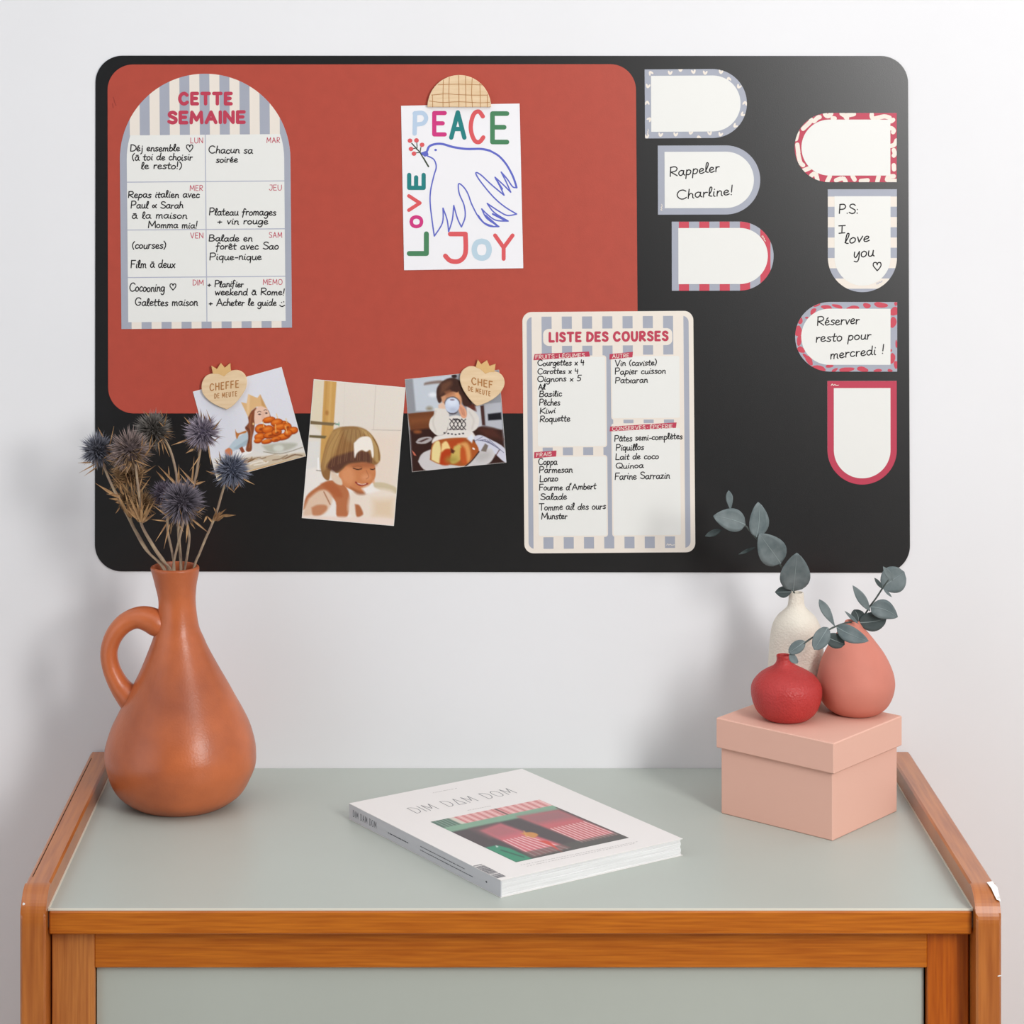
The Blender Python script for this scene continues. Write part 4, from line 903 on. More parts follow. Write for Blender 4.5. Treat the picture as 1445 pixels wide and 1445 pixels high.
def paint3(P):
    P.t = c9
    P.poly([(90, 280), (180, 265), (230, 640), (120, 660)], (146, 148, 154), 3, smooth=False); P.poly([(180, 268), (640, 225), (700, 640), (215, 640)], (196, 203, 212), 3, smooth=False)
    P.poly([(640, 230), (1160, 170), (1200, 860), (700, 700)], (150, 152, 160), 6, smooth=False)
    P.poly([(310, 345), (330, 315), (500, 292), (520, 320), (420, 330)], (132, 112, 104), 3); P.blob(410, 455, 50, 26, (226, 230, 236), 0, 4); P.blob(370, 610, 34, 22, (150, 140, 120), 0, 5)
    P.poly([(125, 668), (420, 640), (480, 900), (160, 900)], (112, 62, 34), 2, smooth=False); P.poly([(140, 720), (400, 700), (400, 760), (150, 790)], (136, 80, 44), 8, .7)
    P.poly([(150, 860), (420, 830), (900, 800), (1195, 850), (1240, 1220), (175, 1330)], (52, 26, 20), 4, smooth=False); P.poly([(900, 830), (1100, 830), (1200, 960), (1000, 930)], (84, 44, 34), 8, .8); P.blob(235, 875, 40, 14, (176, 100, 50), 0, 5)
    P.poly([(820, 560), (960, 540), (980, 800), (900, 830)], (196, 198, 206), 2, smooth=False); P.poly([(945, 580), (985, 575), (1000, 800), (965, 800)], (70, 40, 36), 1.5, smooth=False); P.poly([(990, 560), (1180, 540), (1195, 850), (1010, 800)], (182, 184, 192), 2, smooth=False)
    P.poly([(1030, 672), (1180, 655), (1186, 735), (1035, 745)], (22, 22, 30), 2, smooth=False); P.poly([(780, 540), (880, 560), (900, 640), (820, 620)], (96, 44, 34), 3)
    # child
    P.poly([(450, 480), (455, 380), (520, 300), (620, 262), (720, 300), (800, 400), (850, 560), (760, 580), (700, 470), (560, 460), (500, 540), (470, 540)], (64, 38, 30), 2)
    P.poly([(500, 330), (600, 290), (620, 340), (540, 420), (490, 450)], (112, 72, 52), 6, .8); P.blob(650, 245, 30, 22, (44, 30, 30), 0, 2)
    P.poly([(500, 480), (560, 450), (640, 420), (720, 460), (730, 560), (640, 640), (540, 600)], (204, 148, 112), 2); P.poly([(540, 420), (600, 400), (650, 440), (560, 490)], (168, 108, 74), 4, .7); P.poly([(660, 440), (700, 420), (712, 500), (670, 480)], (224, 160, 110), 2)
    P.poly([(470, 570), (520, 545), (560, 600), (540, 640), (480, 620)], (226, 190, 166), 1.5)
    P.poly([(590, 700), (700, 690), (780, 780), (870, 890), (880, 960), (620, 960), (410, 1010), (430, 930), (560, 880)], (226, 220, 214), 2)
    P.poly([(430, 605), (500, 610), (560, 620), (592, 680), (585, 780), (555, 880), (470, 918), (400, 870), (365, 810), (380, 730), (420, 680)], (222, 216, 208), 1.2)
    P.poly([(790, 590), (850, 620), (925, 700), (925, 800), (880, 860), (810, 865), (750, 790), (700, 720), (730, 690), (790, 690)], (220, 214, 208), 1.2); P.line([(440, 640), (410, 760), (440, 870)], 1.6, (190, 182, 174), 3, .6); P.line([(820, 650), (870, 740), (850, 840)], 1.6, (190, 182, 174), 3, .6)
    for k in range(4):
        x = 600+k*45; P.line([(x, 730), (x+45, 790), (x, 850)], 1.2, (44, 36, 40)); P.line([(x+45, 730), (x, 790), (x+45, 850)], 1.2, (44, 36, 40))
    P.line([(640, 730), (700, 735), (720, 760)], 2, (40, 32, 36)); P.line([(580, 850), (760, 850)], .8, (60, 50, 52))
    for k in range(6): P.blob(540+k*42, 905-abs(k-3)*6, 12, 8, (40, 34, 40), 0, 1)
    P.poly([(690, 590), (730, 560), (790, 640), (785, 710), (740, 715), (705, 650)], (222, 160, 128), 1.4)
    for k in range(3): P.line([(712+k*22, 585+k*16), (745+k*12, 680+k*6)], .7, (172, 108, 84), 1, .8)
    P.poly([(538, 540), (570, 490), (650, 476), (712, 530), (700, 600), (680, 660), (620, 676), (570, 640)], (70, 60, 66), 1.5); P.blob(627, 574, 84, 90, (198, 208, 228), 0, 1.4); P.blob(625, 540, 66, 44, (222, 230, 244), 0, 6, .8); P.blob(628, 512, 26, 8, (120, 100, 120), 0, 1.5); P.blob(640, 625, 40, 24, (178, 186, 204), 0, 5, .8)
    # plates, napkin
    P.poly([(215, 990), (260, 945), (370, 930), (400, 960), (330, 1005), (240, 1008)], (176, 168, 168), 1.2); P.poly([(240, 985), (340, 945), (370, 950), (280, 990)], (70, 44, 40), 1.4)
    P.poly([(168, 1080), (200, 1110), (222, 1145), (195, 1140)], (206, 110, 88), 1)
    P.poly([(240, 1210), (300, 1110), (500, 1050), (900, 1030), (1110, 1060), (1100, 1160), (1000, 1250), (700, 1285), (350, 1318)], (204, 200, 200), 1.4); P.blob(980, 1150, 90, 50, (182, 178, 176), -20, 8, .8)
    P.poly([(870, 930), (940, 910), (1040, 950), (1220, 1060), (1238, 1222), (1120, 1130), (1060, 1060), (930, 1090)], (206, 206, 220), 1.4)
    for k in range(7): P.line([(890+k*26, 975-k*2), (970+k*40, 930+k*30)], .7, (96, 96, 124), .9)
    P.poly([(950, 1090), (1000, 1005), (1035, 1030), (1010, 1100)], (120, 108, 100), 1.2); P.line([(1160, 1080), (1110, 1160)], 1.2, (90, 44, 40))
    # cake
    P.poly([(375, 1190), (390, 1050), (430, 985), (560, 950), (760, 940), (860, 965), (930, 1090), (850, 1190), (760, 1260), (600, 1245), (480, 1240)], (168, 84, 34), 1.6)
    P.poly([(392, 1190), (400, 1060), (440, 985), (490, 1000), (495, 1220)], (232, 212, 150), 2); P.poly([(510, 1010), (560, 980), (610, 1060), (540, 1080), (500, 1150)], (238, 206, 140), 2.4); P.poly([(500, 1110), (560, 1070), (608, 1090), (600, 1240), (490, 1235)], (178, 60, 20), 3)
    P.poly([(580, 980), (660, 960), (760, 960), (700, 1040), (640, 1110), (600, 1040)], (176, 70, 26), 3); P.poly([(650, 1040), (720, 1020), (740, 1160), (660, 1230), (610, 1220), (610, 1150)], (204, 176, 96), 3); P.poly([(720, 1060), (800, 1040), (820, 1190), (760, 1240), (720, 1180)], (190, 84, 34), 3)
    P.poly([(690, 1010), (800, 1000), (840, 1150), (800, 1220), (770, 1060)], (236, 184, 112), 4, .7); P.blob(620, 1190, 70, 40, (156, 140, 62), 0, 8, .7); P.poly([(610, 1060), (660, 1090), (640, 1120), (612, 1110)], (90, 40, 20), 2); P.blob(870, 1065, 16, 10, (246, 240, 236), 30, 1.2); P.poly([(790, 950), (850, 900), (870, 940), (850, 1000)], (222, 226, 236), 2.4)
    P.line([(930, 1100), (850, 1200), (770, 1270)], 1.8, (60, 36, 28))
photo('print of a child in a paper crown behind fried rings, tilted leftmost on the board', [(272.5, 552.3), (397.6, 517.4), (431.9, 643.2), (306.8, 678)], paint1, 150, 150, (224, 224, 232))
photo('portrait print of a smiling child in a foamy bath, in the middle', [(442.9, 534.6), (572.3, 546.3), (555.9, 741.6), (426.1, 730.4)], paint2, 150, 220, (230, 221, 210))
photo('print of a child drinking from a white mug behind a cut cake', [(571.5, 534.9), (704.2, 521.4), (714.5, 652.2), (581.5, 665.5)], paint3, 150, 150, (150, 152, 160), .3)

# ------------------------------------------------------------------ clay jug
dj = F*HC/(1133-CY); sj = F/dj
JX, JY = (255.5-CX)/sj, dj-D
jug = thing('clay_jug', 'terracotta clay jug with side handle holding dried thistles, left end of sideboard', 'jug', (JX, JY, ZT))
def jz(py): return HC-(py-CY)*dj/F
rows = [(826, 219, 277.4), (847.5, 223.6, 276), (872, 222.5, 278.5), (888, 219.5, 282), (901.5, 215.5, 288), (915, 210.5, 294), (942, 199.6, 308.5), (962, 190, 320), (985, 178, 332.5), (1009.5, 165.5, 346), (1028, 156.5, 354), (1050, 149.7, 360), (1064, 148, 361.2)]
prof = [(0.052, 0.0, -.001), (0.060, 0.004, -.001), (0.0730, 0.014, -.001), (0.0815, 0.028, -.001), (0.0870, 0.044, 0)]
for py, a, b in reversed(rows): prof.append(((b-a)/2/sj, jz(py), ((a+b)/2-255.5)/sj))
prof += [(0.0268, jz(812), -.0065), (0.0282, jz(804), -.0070), (0.0283, jz(800.5), -.0072), (0.0270, jz(799.2), -.0072), (0.0252, jz(800), -.0072), (0.0235, jz(815), -.0066), (0.0195, jz(850), -.005), (0.02, jz(880), -.003), (0.03, jz(910), 0)]
m = MB(); lathe(m, smooth_prof(prof, 4), JX, JY, ZT, 72)
body = m.build('jug_body', M_clay, jug, smooth=True)
hp = [(460, 440), (390, 378), (325, 345), (262, 342), (198, 376), (148, 440), (125, 520), (138, 605), (178, 690), (225, 748), (275, 800)]
hpp = [at(120+x/3.704, 780+y/3.704, dj) for x, y in hp]
m = MB(); tube(m, hpp, [.007, .0148, .0142, .0122, .0114, .0106, .0102, .0104, .0118, .0145, .017], 20, 0, 5, flat=1.15); m.build('handle', M_clay, jug, smooth=True)

# ------------------------------------------------------------------ dried thistles
mouth = at(247, 800, dj)
TG = 'dried sea holly stems standing in the clay jug'
def spiky(mb, c, R, axis, n, c_in, c_out, core=.5, back=-.75, seed=1, lenv=.35):
    r = random.Random(seed); axis = axis.normalized(); cin = [lin(v) for v in c_in]+[1]; cout = [lin(v) for v in c_out]+[1]
    # core
    nu, nv = 10, 7; vs = []
    for j in range(nv+1):
        th = math.pi*j/nv
        for i in range(nu):
            ph = 2*math.pi*i/nu; vs.append(c+Vector((math.sin(th)*math.cos(ph), math.sin(th)*math.sin(ph), math.cos(th)))*R*core)
    mb.add(vs, [(j*nu+i, (j+1)*nu+i, (j+1)*nu+(i+1) % nu, j*nu+(i+1) % nu) for j in range(nv) for i in range(nu)], 0, [cin]*len(vs))
    k = 0
    while k < n:
        d = Vector((r.gauss(0, 1), r.gauss(0, 1), r.gauss(0, 1))).normalized()
        if d.dot(axis) < back: continue
        k += 1
        s = d.cross(Vector((r.random(), r.random(), r.random()))).normalized(); u = d.cross(s)
        L = R*(1.08-lenv*r.random()); w = R*.024*(1+.5*r.random()); b = c+d*R*core*.8
        bend = Vector((r.gauss(0, 1), r.gauss(0, 1), r.gauss(0, 1)))*R*.07; mid = c+d*(L*.7)+bend*.5; tip = c+d*L+bend
        vs = [b+s*w, b-s*w*.5+u*w*.86, b-s*w*.5-u*w*.86, mid+s*w*.6, mid-s*w*.3+u*w*.5, mid-s*w*.3-u*w*.5, tip]
        f = .75+.5*r.random(); co = [min(1, q*f) for q in cout[:3]]+[1]; cm = [(a+b_)/2*.8 for a, b_ in zip(cin[:3], co[:3])]+[1]
        mb.add(vs, [(0, 1, 4, 3), (1, 2, 5, 4), (2, 0, 3, 5), (3, 4, 6), (4, 5, 6), (5, 3, 6)], 0, [cin]*3+[cm]*3+[co])
def bract(parent, p0, d, L, wd, curl, name='bract', mt=None):
    d = d.normalized(); s = d.cross(Vector((.2, -1, .1))).normalized(); u = s.cross(d).normalized()
    N = 6; vs = []
    for i in range(N+1):
        t = i/N; p = p0+d*(L*t)+u*(curl*L*t*t)
        wi = wd*(.5+1.0*math.sin(math.pi*min(1, t*1.25))*.8)*(1-t)**.6*.8+.0001
        vs += [p-s*wi+u*wi*.35, p, p+s*wi+u*wi*.35, p-u*wi*.35]
    fs = []
    for i in range(N):
        a = i*4; b = a+4; fs += [(a, a+1, b+1, b), (a+1, a+2, b+2, b+1), (a+2, a+3, b+3, b+2), (a+3, a, b, b+3)]
    m = MB(); m.add(vs, fs); return m.build(name, mt or M_bract, parent)
def thistle(label, stem, dd, head, R, axis, cin, cout, n, bpx, seed, nodes=()):
    """stem: pixels from the head down to the mouth; dd: distance offset of the head from the jug axis"""
    th = thing('dried_thistle', label, 'dried flower', at(stem[-1][0], stem[-1][1], dj), TG)
    N = len(stem); pts = []
    for i, (x, y) in enumerate(stem): pts.append(at(x, y, dj+dd*(1-i/(N-1))))
    low = pts[-1]+(pts[-1]-pts[-2]).normalized()*.0+Vector((0, 0, -.05)); low.x = mouth.x+(low.x-mouth.x)*.5; low.y = mouth.y+(low.y-mouth.y)*.4; pts.append(low)
    m = MB(); tube(m, pts, [.0013]+[.0015]*(N-1)+[.0017], 7, 0, 4); m.build('stem', M_stem, th, smooth=True)
    hc = at(head[0], head[1], dj+dd); rr = R*dj/F; n = int(n*1.35)
    m = MB(); spiky(m, hc, rr, Vector(axis), n, cin, cout, seed=seed); spiky(m, hc, rr*1.12, -Vector(axis)+Vector((0, 0, -.6)), 70, (92, 70, 52), (178, 148, 118), core=.4, back=.25, seed=seed+50, lenv=.5); fh = m.build('flower_head', M_spine, th)
    r = random.Random(seed)
    for (x0, y0, x1, y1, wd) in bpx:
        a = at(x0, y0, dj+dd-.003+r.uniform(-.004, .004)); b = at(x1, y1, dj+dd-.012+r.uniform(-.010, .006)); bract(th, a, b-a, (b-a).length*1.05, wd*.72*dj/F, r.uniform(-.3, .3))
    for (x, y, t) in nodes:
        pass
    return th, hc
BL = ((56, 56, 64), (158, 160, 174)); PL = ((72, 60, 60), (178, 158, 152)); DG = ((52, 48, 44), (148, 142, 136)); LV = ((84, 76, 92), (196, 184, 198)); BU = ((60, 64, 80), (162, 168, 188))
def k1(pts): return [(100+a/10.32, 570+b/10.32, 100+c/10.32, 570+d/10.32, w) for a, b, c, d, w in pts]     # crops the lengths were read from
def k2(pts): return [(200+a/8.5, 570+b/8.5, 200+c/8.5, 570+d/8.5, w) for a, b, c, d, w in pts]
def k3(pts): return [(130+a/8.5, 660+b/8.5, 130+c/8.5, 660+d/8.5, w) for a, b, c, d, w in pts]
thistle('grey-blue thistle head furthest left, in front of the bare wall', [(146, 655), (152, 672), (165, 700), (180, 728), (192, 752), (206, 776), (232, 806)], .0, (137, 635), 27, (-.7, -.5, .3), *BL, 420,
    k1([(470, 480, 400, 350, 1.3), (560, 620, 620, 380, 1.3), (300, 850, 110, 860, 1.7), (350, 880, 130, 1000, 1.5), (380, 920, 190, 1050, 1.5), (470, 800, 640, 680, 1.6), (480, 830, 460, 1030, 1.1), (520, 820, 680, 860, 1.5)]), 3)
thistle('plum-brown thistle head seen from behind, second from the left', [(191, 655), (194, 680), (197, 705), (200, 740), (214, 768), (228, 790), (240, 808)], -.03, (183, 636), 32, (-.3, .6, .6), *PL, 420,
    k1([(880, 770, 700, 560, 1.5), (850, 860, 570, 760, 1.6), (1030, 640, 1045, 430, 1.4), (1060, 620, 1100, 550, 1.2), (1140, 640, 1180, 450, 1.5), (1060, 780, 1215, 570, 1.7), (930, 820, 1160, 910, 1.6), (900, 830, 600, 960, 1.4), (940, 790, 1050, 640, 1.3), (960, 830, 1000, 950, 1.2), (900, 830, 800, 1040, 1.3), (880, 850, 700, 1040, 1.2)]), 5)
thistle('dark grey thistle head standing highest, below the terracotta sheet', [(231, 617), (240, 635), (246, 655), (250, 680), (251, 720), (252, 760), (255, 804)], .01, (216, 607), 29, (-.4, -.5, .6), *DG, 420,
    k2([(270, 270, 305, 70, 1.5), (260, 270, 210, 215, 1.4), (250, 150, 235, 100, 1.2), (100, 150, 40, 100, 1.4), (290, 330, 360, 330, 1.4), (270, 380, 350, 420, 1.4), (250, 440, 340, 660, 1.4), (240, 460, 265, 600, 1.3), (200, 470, 215, 600, 1.3), (280, 400, 180, 480, 1.2)]), 7)
thistle('lilac thistle head in front of the left photo, upper of two', [(283, 634), (280, 650), (277, 668), (272, 690), (262, 725), (252, 765), (244, 804)], -.01, (286, 610), 28, (0, -.9, .2), *LV, 440,
    k2([(580, 240, 530, 180, 1.6), (720, 180, 705, 60, 1.4), (760, 190, 735, 110, 1.4), (830, 220, 785, 90, 1.5), (850, 320, 965, 160, 1.9), (540, 430, 385, 490, 2.0), (620, 540, 530, 590, 2.4), (800, 500, 830, 740, 1.6), (870, 440, 945, 380, 1.0), (700, 620, 600, 780, 1.4)]), 9)
th_e, _ = thistle('blue thistle head on the rightmost stem, in front of the photo corner', [(317, 684), (312, 700), (307, 718), (298, 742), (290, 760), (281, 782), (274, 800)], -.02, (327, 663), 28, (.1, -.9, .2), *BU, 440,
    k2([(950, 680, 915, 540, 1.4), (920, 720, 870, 650, 1.3), (1270, 700, 1400, 635, 1.6), (880, 840, 800, 815, 1.8), (1220, 900, 1350, 965, 1.6), (1180, 950, 1100, 1050, 1.6), (1020, 980, 1100, 1050, 1.4)]), 11)
th_f, _ = thistle('large dusky purple thistle head low in the middle of the bunch', [(263, 734), (266, 748), (267, 762), (264, 785), (260, 808)], -.045, (257, 709), 33, (0, -.7, .5), (58, 52, 60), (150, 142, 154), 560,
    k3([(920, 590, 735, 455, 1.9), (1090, 640, 1065, 530, 1.9), (1200, 620, 1415, 795, 2.2), (1260, 540, 1340, 490, 1.4), (880, 640, 710, 620, 1.4), (900, 660, 780, 860, 1.7), (930, 680, 860, 950, 1.8), (1180, 660, 1240, 740, 1.3), (950, 660, 945, 780, 1.3), (940, 420, 860, 360, 1.3), (1150, 680, 1130, 880, 2.8), (1040, 680, 1080, 740, 1.3)]), 13)
thistle('small plum thistle head tucked behind the large low one', [(238, 712), (236, 730), (237, 752), (243, 780), (246, 804)], .015, (231, 697), 22, (-.5, -.4, .6), (70, 60, 74), (152, 142, 160), 340,
    k3([(820, 460, 850, 340, 1.8), (800, 400, 900, 260, 1.3), (740, 430, 860, 480, 1.6), (900, 640, 700, 620, 1.2)]), 17)
# dried brown rosettes on the left stems
def rosette(label, stem, base, fan, dd, seed, extra=None):
    th = thing('dried_thistle', label, 'dried flower', at(stem[-1][0], stem[-1][1], dj), TG)
    N = len(stem); pts = [at(x, y, dj+dd*(1-i/(N-1))) for i, (x, y) in enumerate(stem)]
    low = pts[-1]+Vector((0, 0, -.05)); low.x = mouth.x+(low.x-mouth.x)*.5; low.y = mouth.y+(low.y-mouth.y)*.4; pts.append(low)
    m = MB(); tube(m, pts, [.0014]*N+[.0017], 7, 0, 4); m.build('stem', M_stem, th, smooth=True)
    r = random.Random(seed)
    for (x0, y0, x1, y1, wd) in fan:
        a = at(x0, y0, dj+dd-.004+r.uniform(-.006, .006)); b = at(x1, y1, dj+dd-.010+r.uniform(-.016, .010)); bract(th, a, b-a, (b-a).length*1.03, wd*.72*dj/F, r.uniform(-.3, .3))
    if extra:
        m = MB(); spiky(m, at(extra[0], extra[1], dj+dd+.008), extra[2]*dj/F, Vector(extra[3]), extra[4], (84, 62, 44), (190, 152, 108), seed=seed, core=.3); m.build('seed_head', M_spine, th)
    return th
rosette('withered tan seed head with spiky bracts, left of the large purple head', [(199, 738), (202, 746), (215, 768), (230, 792), (242, 808)], (199, 735),
    k3([(580, 650, 460, 350, 2.8), (560, 650, 400, 400, 2.8), (590, 650, 520, 330, 3.2), (590, 650, 600, 320, 3.0), (600, 650, 700, 350, 3.2), (600, 650, 745, 420, 3.0), (600, 655, 760, 530, 3.0), (600, 660, 740, 570, 2.4), (570, 640, 350, 440, 2.6), (560, 600, 640, 380, 2.6), (540, 620, 470, 470, 2.8), (570, 640, 420, 300, 2.0)]), -.02, 21, (199, 712, 24, (0, -.3, 1), 300))
rosette('withered ochre seed head with broad bracts, lowest at far left', [(184, 731), (188, 742), (196, 756), (212, 782), (234, 806)], (184, 730),
    k3([(450, 600, 310, 400, 2.8), (440, 590, 280, 260, 3.2), (470, 600, 400, 300, 3.0), (300, 350, 45, 190, 3.6), (330, 340, 160, 310, 3.0), (340, 380, 200, 370, 2.8), (330, 420, 250, 400, 2.4), (330, 480, 280, 550, 1.6), (460, 600, 400, 400, 2.8), (350, 300, 330, 180, 2.6), (460, 560, 490, 420, 2.4), (380, 320, 290, 200, 2.6)]), .0, 23, (178, 704, 17, (-.3, -.3, 1), 120))
# wispy seed head under the plum one
rosette('feathery grey-brown seed head below the plum-brown thistle', [(186, 690), (192, 720), (202, 745), (220, 775), (238, 806)], (185, 680),
    k1([(900, 1350, 860, 1020, 1.8), (860, 1340, 740, 1130, 1.8), (960, 1350, 1060, 1000, 2.0), (1060, 1010, 1240, 890, 1.8), (1000, 1300, 1160, 1060, 1.8), (840, 1330, 800, 1120, 1.6), (800, 1140, 720, 1130, 1.2), (880, 1330, 600, 1000, 1.6), (930, 1340, 920, 1060, 1.6), (820, 1300, 560, 1010, 1.6), (860, 1200, 780, 960, 1.4)]), .02, 25, (182, 672, 30, (0, 0, 1), 420))
# whorl of bracts on the middle stems, and on the right one
rosette('tan whorl of spiny bracts in the middle of the bunch, above the purple head', [(250, 688), (252, 720), (253, 760), (256, 806)], (250, 686),
    k2([(430, 980, 190, 735, 2.8), (280, 920, 150, 780, 2.2), (440, 970, 440, 700, 2.8), (330, 860, 320, 750, 1.2), (640, 970, 460, 770, 2.8), (640, 1000, 460, 950, 2.6), (640, 980, 680, 880, 2.8), (650, 960, 750, 930, 2.8), (600, 950, 630, 650, 2.0), (640, 930, 700, 720, 1.8), (560, 960, 470, 850, 1.8), (430, 960, 480, 880, 1.8), (480, 960, 640, 1010, 3.0)]), .0, 27)
for i, (x0, y0, x1, y1, wd) in enumerate(k2([(900, 1300, 860, 1240, 1.8), (900, 1350, 1020, 1250, 2.0), (960, 1340, 1145, 1330, 2.6), (900, 1380, 1030, 1320, 3.0), (870, 1400, 900, 1260, 3.2), (880, 1400, 940, 1270, 3.0), (850, 1420, 780, 1340, 1.6), (780, 1350, 740, 1430, 1.6), (900, 1400, 990, 1330, 2.6)])):
    a = at(x0, y0, dj-.012); b = at(x1, y1, dj-.012-.006*(i % 3)); bract(th_e, a, b-a, (b-a).length, wd*dj/F, .1)
del i

# ------------------------------------------------------------------ gift box
HB = 0.1107
Fc = on_plane(1175, 1187, 0); Lc = on_plane(1019.5, 1149.7, 0); Rc = on_plane(1273, 1144, 0)
vl = (Lc-Fc).to_2d(); vr = (Rc-Fc).to_2d()
al = math.atan2(vl.y, vl.x)-math.pi/2; ar = math.atan2(vr.y, vr.x); ang = (al+ar)/2
ex = Vector((math.cos(ang), math.sin(ang), 0)); ey = Vector((-math.sin(ang), math.cos(ang), 0)); SB = 0.1395
SBY = 0.150
def box_pt(u, v, z): return Fc+ex*u+ey*v+Vector((0, 0, z))
bx = thing('gift_box', 'square dusty pink cardboard box with lid, under three small vases', 'box', box_pt(SB/2, SBY/2, 0))
def obox(mb, u0, u1, v0, v1, z0, z1, b=0.001, open_bottom=False):
    t = MB(); box_mb(t, u0, u1, v0, v1, z0, z1, bev=b)
    mb.add([box_pt(*p) for p in t.v], t.f)
m = MB(); obox(m, 0, SB, 0, SBY, 0, HB-.0345); m.build('box_body', M_box, bx)
o_ = 0.0042; LH = 0.0345
m = MB(); obox(m, -o_, SB+o_, -o_, SBY+o_, HB-LH, HB, .0011)
lid = m.build('box_lid', M_box, bx)

# ------------------------------------------------------------------ vases
def vase(name, label, cx, dist, prof, mt, dark=M_drk, group=None, n=64):
    x = (cx-CX)*dist/F; y = dist-D
    v = thing(name, label, 'vase', (x, y, ZT+HB), group)
    m = MB(); lathe(m, smooth_prof(prof, 4), x, y, ZT+HB, n); m.build('vase_body', mt, v, smooth=True)
    return v
vase('small_red_vase', 'squat pebbled red vase with tiny neck, front left on the pink box', 1109.8, 2.819,
     [(.019, 0), (.0255, .0018), (.034, .0095), (.0392, .021), (.0409, .033), (.0396, .042), (.0345, .051), (.027, .0575), (.0185, .0625, ), (.0125, .0675), (.0092, .073), (.0088, .0775), (.0084, .0785), (.0072, .078), (.0068, .070)] if False else
     [(.019, 0, 0), (.0255, .0018, 0), (.034, .0095, 0), (.0392, .021, 0), (.0409, .033, 0), (.0390, .0415, 0), (.0325, .0500, 0), (.0240, .0558, -.0005), (.0160, .0600, -.001), (.0110, .0638, -.002), (.0088, .0682, -.0025), (.0086, .0728, -.003), (.0080, .0738, -.003), (.0070, .0730, -.003), (.0064, .065, -.003)], M_red)
vase('teardrop_vase', 'smooth salmon pink teardrop vase on the right of the pink box', 1207.6, 2.846,
     [(.021, 0, 0), (.0275, .0016, 0), (.0365, .009, 0), (.0425, .020, 0), (.0452, .033, 0), (.0438, .045, 0), (.0398, .058, -.0008), (.0340, .070, -.0016), (.0262, .082, -.0026), (.0185, .0925, -.0034), (.0125, .1000, -.004), (.0092, .1045, -.004), (.0084, .1062, -.004), (.0072, .1055, -.004), (.006, .09, -.004)], M_pinkv)
DW = 2.892
vase('ivory_bottle', 'tall ivory bottle vase with narrow neck, back of the pink box', 1123.6, DW,
     [(.026, 0, 0), (.030, .003, 0), (.0325, .018, 0), (.0330, .040, 0), (.0322, .060, 0), (.0305, .078, 0), (.0275, .092, 0), (.0220, .1015, 0), (.0150, .1080, 0), (.0105, .1130, 0), (.0092, .1200, 0), (.0088, .1278, 0), (.0085, .1292, 0), (.0070, .1292, 0), (.0064, .122, 0)], M_white)

# ------------------------------------------------------------------ eucalyptus
def leaf(parent, b, t, wpx, bulge=.0, shape='o', dark=False, face=(0, -1, .15), cup=.12):
    """b, t: (px, py, dist) of base and tip; wpx full width in pixels"""
    P0 = at(*b); P1 = at(*t); ax = P1-P0; L = ax.length; ax.normalize(); f = Vector(face).normalized()
    s = ax.cross(f).normalized(); nrm = s.cross(ax).normalized(); W = wpx*b[2]/F/2
    N = 12; K = 6; top = []; 
    for i in range(N+1):
        t_ = i/N
        if shape == 'o': wi = math.sin(math.pi*t_**.78)**.72
        elif shape == 'r': wi = math.sin(math.pi*t_)**.55
        elif shape == 'c': wi = math.sin(math.pi*t_**1.5)**.75
        else: wi = math.sin(math.pi*t_)**.85
        wi = max(wi, .02 if i in (0, N) else 0)*W
        for k in range(K+1):
            q = (k/K)*2-1; p = P0+ax*(L*t_)+s*(q*wi+bulge*W*math.sin(math.pi*t_))
            p = p+nrm*(cup*(abs(q)**1.6)*wi+.06*L*math.sin(math.pi*t_)*.5); top.append(p)
    th = .0004; m = MB(); n = len(top)
    fs = []
    for i in range(N):
        for k in range(K):
            a = i*(K+1)+k; fs.append((a, a+1, a+K+2, a+K+1))
    fb = [tuple(x+n for x in reversed(f_)) for f_ in fs]
    edge = [k for k in range(K+1)]+[i*(K+1)+K for i in range(1, N+1)]+[N*(K+1)+k for k in range(K-1, -1, -1)]+[i*(K+1) for i in range(N-1, 0, -1)]
    fe = [(edge[i], n+edge[i], n+edge[(i+1) % len(edge)], edge[(i+1) % len(edge)]) for i in range(len(edge))]
    m.add(top+[p-nrm*th for p in top], fs+fb+fe)
    lf = m.build('leaf', M_leafd if dark else M_leaf, parent, smooth=True)
    if wpx > 14:
        mid = [top[i*(K+1)+K//2]+nrm*.00015 for i in range(N)]; v = MB()
        vs = []
        for i, p in enumerate(mid): w_ = .00045*(1-i/N)+.0001; vs += [p-s*w_, p+nrm*.0003, p+s*w_]
        ff = []
        for i in range(len(mid)-1): a = i*3; ff += [(a, a+1, a+4, a+3), (a+1, a+2, a+5, a+4)]
        v.add(vs, ff); v.build('midrib', M_vein, lf, smooth=True)
def sprig(label, stem, leaves, group='dried eucalyptus sprigs'):
    b = stem[-1]
    t = thing('eucalyptus_sprig', label, 'sprig', at(*b), group)
    m = MB(); pts = [at(*p) for p in stem]; tube(m, pts, [.0007]+[.0010]*(len(pts)-1), 6, 0, 4); m.build('twig', M_twig, t, smooth=True)
    for a in leaves: leaf(t, *a)
    return t
def q4(x, y, d): return (990+x/9.03, 680+y/9.03, d)
def q5(x, y, d): return (1100+x/7.605, 780+y/7.605, d)
d1 = DW
